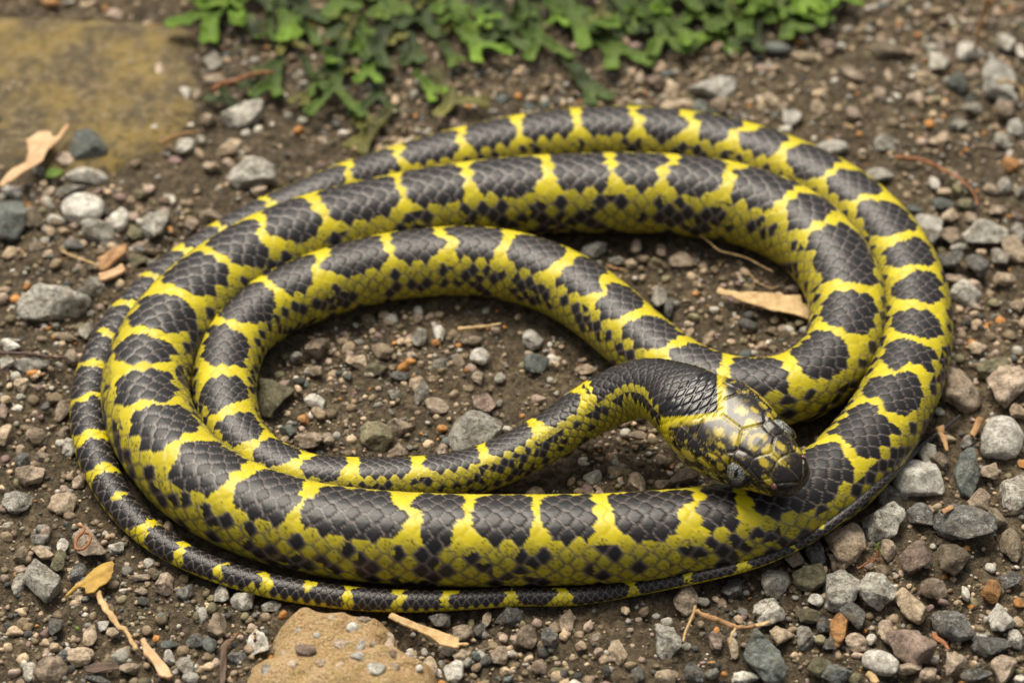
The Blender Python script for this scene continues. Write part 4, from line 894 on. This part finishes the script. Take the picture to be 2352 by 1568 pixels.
# ------------------------------------------------------------------ liverworts
def liver_mat(name, c1, c2, c3):
    m, t, b = new_mat(name); nb = NB(t); tc = nb('ShaderNodeTexCoord'); oi = nb('ShaderNodeObjectInfo'); co = tc.outputs['Object']
    n = nb('ShaderNodeTexNoise', Scale=130, Detail=4, Roughness=.6); nb.link(co, n.inputs['Vector'])
    vo = nb('ShaderNodeTexVoronoi', Scale=1300); nb.link(co, vo.inputs['Vector'])
    r = ramp(nb, n.outputs[0], [(.3, c1), (.55, c2), (.75, c3)])
    hs = nb('ShaderNodeHueSaturation'); mr = nb('ShaderNodeMapRange'); nb.link(oi.outputs['Random'], mr.inputs[0]); mr.inputs[3].default_value = .75; mr.inputs[4].default_value = 1.25
    ca = nb('ShaderNodeVertexColor', _layer_name='tint')   # young tips are paler than the old base
    nb.link(mr.outputs[0], hs.inputs['Value']); nb.link(mixc(nb, 1.0, r.outputs[0], ca.outputs[0], 'MULTIPLY'), hs.inputs['Color']); nb.link(hs.outputs[0], b.inputs['Base Color'])
    b.inputs['Roughness'].default_value = .6; b.inputs['Specular IOR Level'].default_value = .22
    b.inputs['Subsurface Weight'].default_value = .25; b.inputs['Subsurface Scale'].default_value = .0015; b.inputs['Subsurface Radius'].default_value = (.4, 1, .2)
    bp = nb('ShaderNodeBump', Strength=.35, Distance=.0004); nb.link(vo.outputs['Distance'], bp.inputs['Height']); nb.link(bp.outputs[0], b.inputs['Normal'])
    return m
LIV = {'dark': liver_mat('liverwort_dark', (.026,.042,.012), (.052,.083,.022), (.085,.12,.035)),
       'mid': liver_mat('liverwort_mid', (.045,.080,.010), (.085,.145,.017), (.13,.19,.035)),
       'bright': liver_mat('liverwort_bright', (.075,.15,.010), (.125,.22,.018), (.18,.27,.04)),
       'olive': liver_mat('liverwort_olive', (.10,.095,.024), (.17,.16,.045), (.22,.21,.08))}
LWORD = {'dark': 'dark green', 'mid': 'mid green', 'bright': 'fresh bright green', 'olive': 'olive yellow'}
# base x, y -> tip x, y, width, kind
LV = [(540,-20,452,92,62,'bright'),(600,-30,520,60,60,'bright'),(470,-30,432,22,40,'bright'),(575,255,492,225,30,'dark'),(640,140,612,225,46,'mid'),(650,40,660,100,46,'bright'),(740,20,716,102,46,'mid'),(820,-10,765,90,56,'dark'),
 (900,60,835,150,52,'dark'),(790,110,782,275,42,'mid'),(860,130,826,200,36,'bright'),(880,150,866,265,38,'dark'),(735,190,690,250,34,'olive'),(985,-30,950,75,66,'dark'),(1050,60,1085,158,48,'bright'),(1000,180,1035,275,50,'olive'),
 (960,190,990,242,28,'bright'),(890,270,800,345,40,'olive'),(1105,-30,1085,80,70,'dark'),(1200,-20,1190,85,52,'mid'),(1225,30,1225,148,42,'mid'),(1260,20,1350,112,54,'bright'),(1340,60,1455,152,58,'mid'),(1290,120,1358,236,46,'dark'),
 (1390,-30,1480,62,54,'mid'),(1500,-10,1535,142,50,'mid'),(1530,60,1590,118,40,'bright'),(1590,-20,1600,60,46,'mid'),(1660,-10,1612,105,56,'mid'),(1720,-30,1700,75,60,'mid'),(1745,50,1690,125,38,'dark'),(1780,-30,1768,60,42,'mid'),
 (1820,-40,1862,38,54,'bright'),(1925,-40,1908,32,42,'bright'),(1800,30,1832,88,52,'mid'),(1910,20,1880,70,40,'bright'),(680,-30,690,60,56,'dark'),(760,-40,800,30,60,'mid'),(880,-40,880,50,60,'mid'),(1020,-40,1010,40,56,'mid'),
 (1150,10,1130,120,44,'dark'),(1300,-40,1290,50,60,'mid'),(1440,40,1400,100,40,'dark'),(940,90,960,150,44,'dark'),(590,90,570,60,40,'dark'),(700,150,735,215,30,'mid'),(600,190,560,200,30,'dark'),(1560,-40,1560,30,50,'mid'),(1640,-50,1650,20,50,'dark'),(830,250,850,300,30,'olive')]
rl = np.random.default_rng(41)
for _ in range(100):                      # the smaller thalli that fill the mat
    x_ = rl.uniform(500, 1900); lim = np.interp(x_, [500, 700, 850, 1000, 1150, 1350, 1450, 1600, 1900], [60, 190, 230, 190, 110, 170, 90, 90, 60])
    y_ = rl.uniform(-50, lim); a_ = rl.uniform(.6, 2.5); l_ = rl.uniform(50, 95)
    LV.append((x_-math.cos(a_)*l_, y_-math.sin(a_)*l_*.7, x_, y_, rl.uniform(18, 34), rl.choice(['dark', 'mid', 'mid', 'bright', 'olive'])))
for q, (bx, by, tx, ty, wd, kind) in enumerate(LV):
    r_ = np.random.default_rng(300+q)
    Bp, Tp = at(bx, by, .001)[:2], at(tx, ty, .001)[:2]
    L = np.linalg.norm(Tp-Bp); dv_ = (Tp-Bp)/L; W = wd/2*MM*0.92
    caps = []
    def grow(p, a, l, w, lev):
        n_ = 4; pts = [p]
        for _ in range(n_):
            a += r_.uniform(-.12, .12); pts.append(pts[-1]+np.array([math.cos(a), math.sin(a)])*l/n_)
        for k_ in range(n_):
            caps.append((pts[k_], pts[k_+1], w*(0.86+.05*k_), w*(0.86+.05*(k_+1))))
        if lev > 0:
            for sg_ in (-1, 1):
                grow(pts[-1], a+sg_*r_.uniform(.35, .75), l*r_.uniform(.45, .7), w*r_.uniform(.72, .9), lev-1)
        else:
            for sg_ in (-1, 1):
                e_ = pts[-1]+np.array([math.cos(a+sg_*.55), math.sin(a+sg_*.55)])*w*.8
                caps.append((pts[-1], e_, w*.92, w*.74))
    a0 = math.atan2(dv_[1], dv_[0]); lev = 1 if L > 4*W else 0
    grow(np.zeros(2), a0, L*(0.66 if lev else .9), W*.86, lev)
    if lev and r_.random() < .35: 
        grow(dv_*L*.3, a0+r_.choice([-1, 1])*.9, L*.28, W*.6, 0)
    def field(x, y, caps=caps, q=q):
        f = np.full(x.shape, -1e9)
        for A_, B_, ra, rb in caps:
            e_ = B_-A_; t = np.clip(((x-A_[0])*e_[0]+(y-A_[1])*e_[1])/(e_@e_+1e-12), 0, 1)
            f = np.maximum(f, ra+(rb-ra)*t-np.hypot(x-A_[0]-t*e_[0], y-A_[1]-t*e_[1]))
        return f+0.00030*fbm(np.stack([x*400, y*480, x*0+q], -1), 91, 2)
    zb = r_.uniform(.0008, .0036)+(0.002 if kind == 'bright' else 0)
    def top(x, y, f, q=q, W=W, dv_=dv_, L=L, zb=zb):
        al = np.clip((x*dv_[0]+y*dv_[1])/L, 0, 1.3)
        return zb+.0010*al-0.0012*np.clip(f/W, 0, 1)+0.0016*fbm(np.stack([x*190, y*190, x*0+q], -1), 92, 2)+0.0009*(1-np.clip(f/W*2, 0, 1))*fbm(np.stack([x*420, y*420, x*0+q], -1), 93, 1)
    al_ = np.array([c[0] for c in caps]+[c[1] for c in caps]); mw = W*1.3
    o = sheet('liverwort', field, (al_[:, 0].min()-mw, al_[:, 0].max()+mw, al_[:, 1].min()-mw, al_[:, 1].max()+mw), .00055, top, LIV[kind], thick=.00035, col=lambda V, f_, dv_=dv_, L=L: (0.36+0.52*sstep(.25, 1.05, np.clip((V[:, 0]*dv_[0]+V[:, 1]*dv_[1])/L, 0, 1.3)))[:, None]*np.array([[1.0, 1.0, 0.85]]))
    o.location = (Bp[0], Bp[1], 0)
    mk_ = sorted((math.hypot(a-tx, b_-ty), n) for a, b_, n in [(440,40,'the mossy slab'),(560,200,'the rounded grey stone'),(650,130,'the reddish twig'),(790,270,'the gap above the back coil'),(830,60,'the thick of the mat'),(960,60,'the middle of the mat'),(1080,160,'the small brown stones above the back coil'),(1220,140,'the dark notch in the mat'),(1360,230,'the snake, almost touching it'),(1450,130,'the bare brown soil'),(1570,130,'the cream angular stone'),(1720,90,'the gravel edge of the mat'),(1870,30,'the open gravel at the mat end')])[0][1]
    tag(o, f'{LWORD[kind]} liverwort {"small " if wd < 37 else ""}{"strand, forked," if lev else "lobe"} near {mk_}', 'liverwort', f'{LWORD[kind]} liverworts near {mk_}')

# ------------------------------------------------------------------ leaves, straws, twigs, rootlets, ant
def leaf(name, pts, mat, label, cat, z0=.004, res=.0006, curl=.004, thick=.0003, mid=None):
    P_ = P2(pts, z0); c = P_.mean(0); f0 = poly_sd(P_-c)
    ax_ = P_[np.argmax(np.linalg.norm(P_-c, axis=1))]-c; ax_ /= np.linalg.norm(ax_); pr_ = np.array([-ax_[1], ax_[0]])
    def top(x, y, f):
        w_ = x*pr_[0]+y*pr_[1]
        return z0+curl*(np.abs(w_)/.008)**1.5*np.sign(w_+1e-9)*.5+.0007*fbm(np.stack([x*160, y*160, x*0], -1), 95, 2)-.0005*np.exp(-(w_/.0006)**2)
    o = sheet(name, lambda x, y: f0(x, y)+.0003*fbm(np.stack([x*500, y*500, x*0], -1), 94, 2), (P_[:, 0].min()-c[0]-.002, P_[:, 0].max()-c[0]+.002, P_[:, 1].min()-c[1]-.002, P_[:, 1].max()-c[1]+.002), res, top, mat, thick=thick)
    o.location = (c[0], c[1], 0); tag(o, label, cat); return o
def T0(r, c, pts): return [(TX[c]+x*TS, TY[r]+y*TS) for x, y in pts]
leaf('dry_leaf', T0(0, 0, [(230,1200),(330,1130),(440,1150),(470,1200),(500,1230),(540,1150),(605,1065),(605,1130),(520,1250),(420,1320),(380,1430),(260,1490),(160,1560),(60,1600),(20,1640),(-10,1620),(40,1540),(230,1420),(250,1330)]), M_LEAF, 'curled tan dry leaf lying on the edge of the mossy slab', 'leaf', z0=.0055)
leaf('folded_leaf', T0(3, 0, [(555,815),(640,720),(740,640),(820,545),(900,500),(985,487),(1000,520),(985,620),(940,690),(870,730),(830,775),(760,780),(740,720),(700,715),(620,780)]), M_LEAFY, 'small folded yellow and brown leaf above the bent straw', 'leaf', z0=.003, res=.00045, curl=.003)
leaf('dark_leaf_scrap', T0(3, 0, [(1935,1250),(1990,1180),(2100,1110),(2130,1090),(2060,1170),(2010,1250),(1995,1400),(1975,1568),(1940,1568),(1945,1400)]), M_LEAFD, 'thin dark brown leaf scrap beside the sandstone rock', 'leaf', z0=.002, res=.00045, curl=.001)
leaf('dark_leaf_scrap', T0(3, 0, [(740,1420),(860,1380),(1000,1380),(1070,1410),(960,1450),(850,1480),(760,1470)]), M_LEAFD, 'dark purplish leaf scrap below the crumbly orange bark', 'leaf', z0=.002, res=.00045, curl=.001)
leaf('green_scrap', T0(1, 0, [(390,40),(450,0),(560,10),(540,60),(470,90),(400,80)]), M_GREEN, 'small green moss pad at the foot of the curled tan leaf', 'moss', z0=.002, res=.00045, curl=.0005)
leaf('green_scrap', T0(3, 0, [(655,1075),(680,1040),(705,1075),(680,1095)]), M_GREEN, 'tiny bright green leaflet left of the bright white chip', 'leaf', z0=.002, res=.0003, curl=.0002)
leaf('bark_flake', T0(1, 0, [(860,790),(900,770),(1010,690),(1080,665),(1115,680),(1110,740),(1040,800),(950,860),(900,895),(870,860)]), M_BARK, 'broken brown bark chip, upper of the two, left of the tail coil', 'bark', z0=.0035, res=.00045, curl=.0015, thick=.0009)
leaf('bark_flake', T0(1, 0, [(870,930),(960,905),(1030,870),(1070,840),(1105,870),(1080,920),(1010,960),(930,985),(870,975)]), M_LEAF, 'broken pinkish bark chip, lower of the two, left of the tail coil', 'bark', z0=.0025, res=.00045, curl=.001, thick=.0009)
leaf('dry_straw', T0(1, 2, [(1842,1090),(1860,1050),(1920,1075),(2080,1085),(2348,1105),(2590,1125),(2590,1190),(2670,1210),(2710,1330),(2640,1310),(2348,1255),(2150,1200),(1960,1120),(1890,1105)]), M_STRAW, 'broad pale straw blade lying inside the coil on the right', 'straw', z0=.003, res=.0005, curl=.0012, thick=.0004)
leaf('wood_splinter', T0(3, 1, [(1185,975),(1215,950),(1300,985),(1500,1060),(1700,1120),(1810,1165),(1800,1195),(1875,1205),(1870,1225),(1790,1205),(1820,1250),(1760,1255),(1640,1220),(1520,1140),(1430,1080),(1300,1030)]), M_STRAW, 'split pale wood splinter lying beside the sandstone rock', 'splinter', z0=.003, res=.0004, curl=.001, thick=.0006)
leaf('bark_scrap', T0(3, 0, [(1240,1190),(1270,1170),(1310,1230),(1380,1300),(1440,1370),(1500,1440),(1530,1490),(1480,1510),(1400,1490),(1360,1410),(1330,1350),(1280,1300),(1250,1240)]), M_LEAF, 'crumbly orange tan bark strip continuing the bent straw', 'bark', z0=.0022, res=.0004, curl=.0006, thick=.0008)
def stick(name, pts, r0, r1, mat, label, cat, z=.002, z1=None, n=10, flat=1.0, rough=.35):
    k_ = len(pts); zs = np.linspace(z, z if z1 is None else z1, k_)
    P_ = spline(np.array([at(x, y, zz) for (x, y), zz in zip(pts, zs)]), 8)
    o_ = np.array([P_[0, 0], P_[0, 1], 0])
    o = mk_tube(name, P_-o_, np.linspace(r0, r1, len(P_)), mat, n=n, rough=rough, seed=len(label), flat=flat)
    o.location = tuple(o_); tag(o, label, cat); return o
stick('straw', T0(3, 0, [(850,760),(930,900),(1030,1040),(1120,1120),(1200,1275)]), 26*TS*MM, 20*TS*MM, M_STRAW, 'bent straw stalk lying on the soil left of the sandstone rock', 'straw', z=.0022, flat=.6)
stick('twig', T0(2, 0, [(-60,150),(120,152),(300,160),(450,185),(570,190)]), 17*TS*MM, 11*TS*MM, M_TWIG, 'thin dark twig lying straight on the gravel left of the tail', 'twig', z=.0025)
stick('twig', T0(0, 3, [(2030,-20),(1990,120),(1945,280),(1920,450)]), 28*TS*MM, 16*TS*MM, M_BARK, 'pale tan twig slanting up from a whitish stone', 'twig', z=.020, z1=.004)
stick('dry_grass', T0(0, 3, [(2110,720),(2200,720),(2280,745),(2330,800),(2335,860)]), 16*TS*MM, 14*TS*MM, M_STRAW, 'curled yellow stem hooked over the white rimmed stone', 'stem', z=.011, z1=.006)
stick('twig', T0(0, 3, [(1200,1390),(1340,1395),(1480,1425),(1620,1490),(1760,1568),(1860,1650),(1920,1730),(1935,1810)]), 20*TS*MM, 9*TS*MM, M_REDTWIG, 'arching reddish twig on the gravel beyond the outer coil', 'twig', z=.003)
stick('twig', T0(0, 0, [(1870,790),(1960,740),(2080,710),(2180,670),(2300,640),(2420,640)]), 20*TS*MM, 14*TS*MM, M_REDTWIG, 'reddish twig running between the slab corner and the liverworts', 'twig', z=.005)
stick('twig', T0(0, 0, [(1400,1270),(1480,1230),(1560,1200),(1640,1175),(1760,1160)]), 20*TS*MM, 10*TS*MM, M_BARK, 'orange brown splinter by the lower edge of the slab', 'splinter', z=.003)
stick('twig', T0(1, 1, [(1800,1425),(1840,1418),(1980,1402),(2090,1390),(2180,1372)]), 22*TS*MM, 9*TS*MM, M_STRAW, 'short pale stick with a knobbed end inside the coil', 'stick', z=.003)
stick('grass_stem', T0(1, 0, [(545,735),(650,780),(760,820),(875,862)]), 11*TS*MM, 9*TS*MM, M_STRAW, 'thin dry grass stem pointing at the bark chips', 'stem', z=.003)
stick('twig', T0(3, 2, [(1650,890),(1635,960),(1600,1040),(1565,1120),(1545,1205)]), 13*TS*MM, 10*TS*MM, M_STRAW, 'thin pale stalk, the upright arm beside the forked twig', 'twig', z=.004, z1=.002)
ft = stick('forked_twig', T0(3, 2, [(1660,930),(1740,975),(1850,1010),(1930,1040),(2010,1075),(2120,1075),(2200,1060),(2300,1035)]), 20*TS*MM, 16*TS*MM, M_BARK, 'forked orange brown twig above the big blue-grey stone', 'twig', z=.005)
fo = np.array(ft.location)
mk_tube('side_branch', spline(np.array([at(x, y, .005) for x, y in T0(3, 2, [(2010,1070),(2000,1100),(1970,1150),(1955,1220)])]), 6)-fo, np.linspace(13, 7, 19)*TS*MM, M_STRAW, ft, n=8)
stick('wood_chip', T0(2, 3, [(1605,800),(1625,880),(1655,960),(1670,1010)]), 34*TS*MM, 14*TS*MM, M_BARK, 'upright brown wood chip below the tail tip', 'wood chip', z=.004, flat=.6)
stick('wood_chip', T0(2, 3, [(1960,730),(1930,800),(1890,880)]), 34*TS*MM, 28*TS*MM, M_BARK, 'short brown wood chip right of the tail tip', 'wood chip', z=.003, flat=.6)
stick('wood_chip', T0(3, 3, [(960,1490),(1010,1520),(1060,1560)]), 36*TS*MM, 30*TS*MM, M_STRAW, 'pale yellow wood chip below the cream diamond stone', 'wood chip', z=.003, flat=.6)
stick('wood_chip', T0(3, 3, [(1550,1130),(1620,1200),(1690,1270)]), 34*TS*MM, 14*TS*MM, M_REDTWIG, 'orange red splinter beside the dark oval stone', 'splinter', z=.003, flat=.5)
stick('wood_chip', T0(3, 3, [(1630,55),(1670,35),(1720,15)]), 28*TS*MM, 22*TS*MM, M_BARK, 'small tan wood chip above the large dark stone', 'wood chip', z=.006, flat=.5)
stick('wood_chip', T0(3, 3, [(-20,1060),(40,1045),(100,1030)]), 22*TS*MM, 16*TS*MM, M_STRAW, 'orange tan chip lying on the pale stone at the forked twig', 'wood chip', z=.006, flat=.5)
stick('rootlet', T0(3, 0, [(680,170),(740,200),(720,250),(680,290),(665,350),(680,390),(740,380),(790,320),(795,260),(750,240)]), 13*TS*MM, 11*TS*MM, M_REDTWIG, 'curled reddish rootlet looped over a pinkish speckled stone', 'rootlet', z=.007)
stick('rootlet', T0(1, 2, [(1690,590),(1780,660),(1870,730),(1990,760),(2120,800),(2230,860),(2340,915)]), 5*TS*MM, 4*TS*MM, M_STRAW, 'hair thin pale rootlet trailing from under the big coil', 'rootlet', z=.005, n=6)
stick('rootlet', T0(1, 2, [(2130,930),(2190,1000),(2250,1030),(2320,1060),(2400,1040)]), 5*TS*MM, 4*TS*MM, M_STRAW, 'hair thin wavy rootlet just above the broad straw blade', 'rootlet', z=.003, n=6)
stick('rootlet', T0(1, 2, [(2200,960),(2280,990),(2330,1050),(2420,1010),(2480,960)]), 5*TS*MM, 4*TS*MM, M_TWIG, 'hair thin dark rootlet tangled with a pale one', 'rootlet', z=.003, n=6)
stick('splinter', T0(0, 3, [(755,1095),(800,1110),(845,1128)]), 16*TS*MM, 14*TS*MM, M_STRAW, 'tiny cream splinter on the soil behind the outer coil', 'splinter', z=.003)
stick('splinter', T0(1, 2, [(870,860),(950,885),(1030,905)]), 14*TS*MM, 10*TS*MM, M_BARK, 'small orange splinter beside the neck side of the inner loop', 'splinter', z=.003)
# moss sprig: a little stem with many fine leaves
ms = empty('moss_sprig', tuple(at(*T0(3, 3, [(1000, 540)])[0], .001))); tag(ms, 'small orange and green moss sprig between pale stones', 'moss')
mo = np.array(ms.location)
mp = spline(np.array([at(x, y, z) for (x, y), z in zip(T0(3, 3, [(880,560),(960,510),(1040,470),(1070,410),(1055,340)]), (.001, .002, .004, .006, .008))]), 8)
mk_tube('stem', mp-mo, np.linspace(8, 5, len(mp))*TS*MM, M_REDTWIG, ms, n=6)
r_ = np.random.default_rng(5)
for q in range(46):
    k_ = r_.integers(4, len(mp)); d_ = r_.normal(size=3); d_[2] = abs(d_[2])*.6; d_ /= np.linalg.norm(d_)
    Lq = 70*TS*MM*r_.uniform(.5, 1); pts = np.stack([mp[k_]+d_*Lq*t_+np.array([0, 0, -.0006*t_*t_]) for t_ in np.linspace(0, 1, 4)])
    mk_tube('leaf', pts-mo, [3.5*TS*MM, 3.5*TS*MM, 2*TS*MM, .4*TS*MM], M_GREEN if k_ > len(mp)*.72 else M_REDTWIG, ms, n=5)
# ant on its stone
ax0, ay0 = T0(3, 0, [(2248, 1160)])[0]
dg = bpy.context.evaluated_depsgraph_get()
st_ = [o for o in COL.objects if o.get('label') == 'white weathered stone with an ant on it']
zt = .006
if st_:
    s_ = st_[0]; vv = np.array([tuple(v.co) for v in s_.data.vertices])+np.array(s_.location)
    pp = proj(vv); dn = np.hypot(pp[:, 0]-ax0, pp[:, 1]-ay0); near = vv[np.argsort(dn)[:8]]; zt = near[:, 2].max()
pa = at(ax0, ay0, zt+.0004)
ant = empty('ant', tuple(pa)); tag(ant, 'tiny amber ant with dark head walking on the white weathered stone', 'ant')
M_ANT = plain('ant_amber', (.25, .09, .02), .25); M_ANTD = plain('ant_dark', (.03, .018, .012), .2)
v_, f_ = ICO[2]; dirn = at(ax0+2, ay0+40, zt)-at(ax0, ay0, zt); dirn /= np.linalg.norm(dirn); sd_ = np.cross(dirn, Zu)
Ba = np.stack([dirn, sd_, Zu], -1)
# one continuous body: a lofted spindle with head, waist and abdomen
tt_ = np.linspace(-1, 1, 33); prof = .00032*np.exp(-((tt_+.62)/.2)**2)+.00024*np.exp(-((tt_+.02)/.22)**2)+.00042*np.exp(-((tt_-.62)/.24)**2)+.00004
prof[0] = prof[-1] = .00002
V_, F_, C_ = tube(np.outer(tt_*.0016, dirn), prof, n=12)
cols_ = np.where((np.abs((V_ @ dirn)/.0016) > .38)[:, None], np.array([.04, .022, .014]), np.array([.28, .10, .025]))
m_a, t_a, b_a = new_mat('ant_body'); nb = NB(t_a); ca = nb('ShaderNodeVertexColor', _layer_name='tint'); nb.link(ca.outputs[0], b_a.inputs['Base Color']); b_a.inputs['Roughness'].default_value = .25
mk('body', V_, np.vstack([F_[:, [0, 1, 2]], F_[:, [0, 2, 3]], C_]), m_a, ant, col=cols_)
for sg_ in (-1, 1):
    for o_ in (-.0003, 0, .0003):
        pts = np.stack([dirn*o_, dirn*o_*2.2+sd_*sg_*.0006+Zu*.0002, dirn*o_*4+sd_*sg_*.0011-Zu*.0004])
        mk_tube('leg', pts, [.00006, .00005, .00003], M_ANT, ant, n=5)
    pts = np.stack([-dirn*.0013, -dirn*.0018+sd_*sg_*.0003+Zu*.0002, -dirn*.0022+sd_*sg_*.0006]); mk_tube('antenna', pts, .00004, M_ANT, ant, n=5)
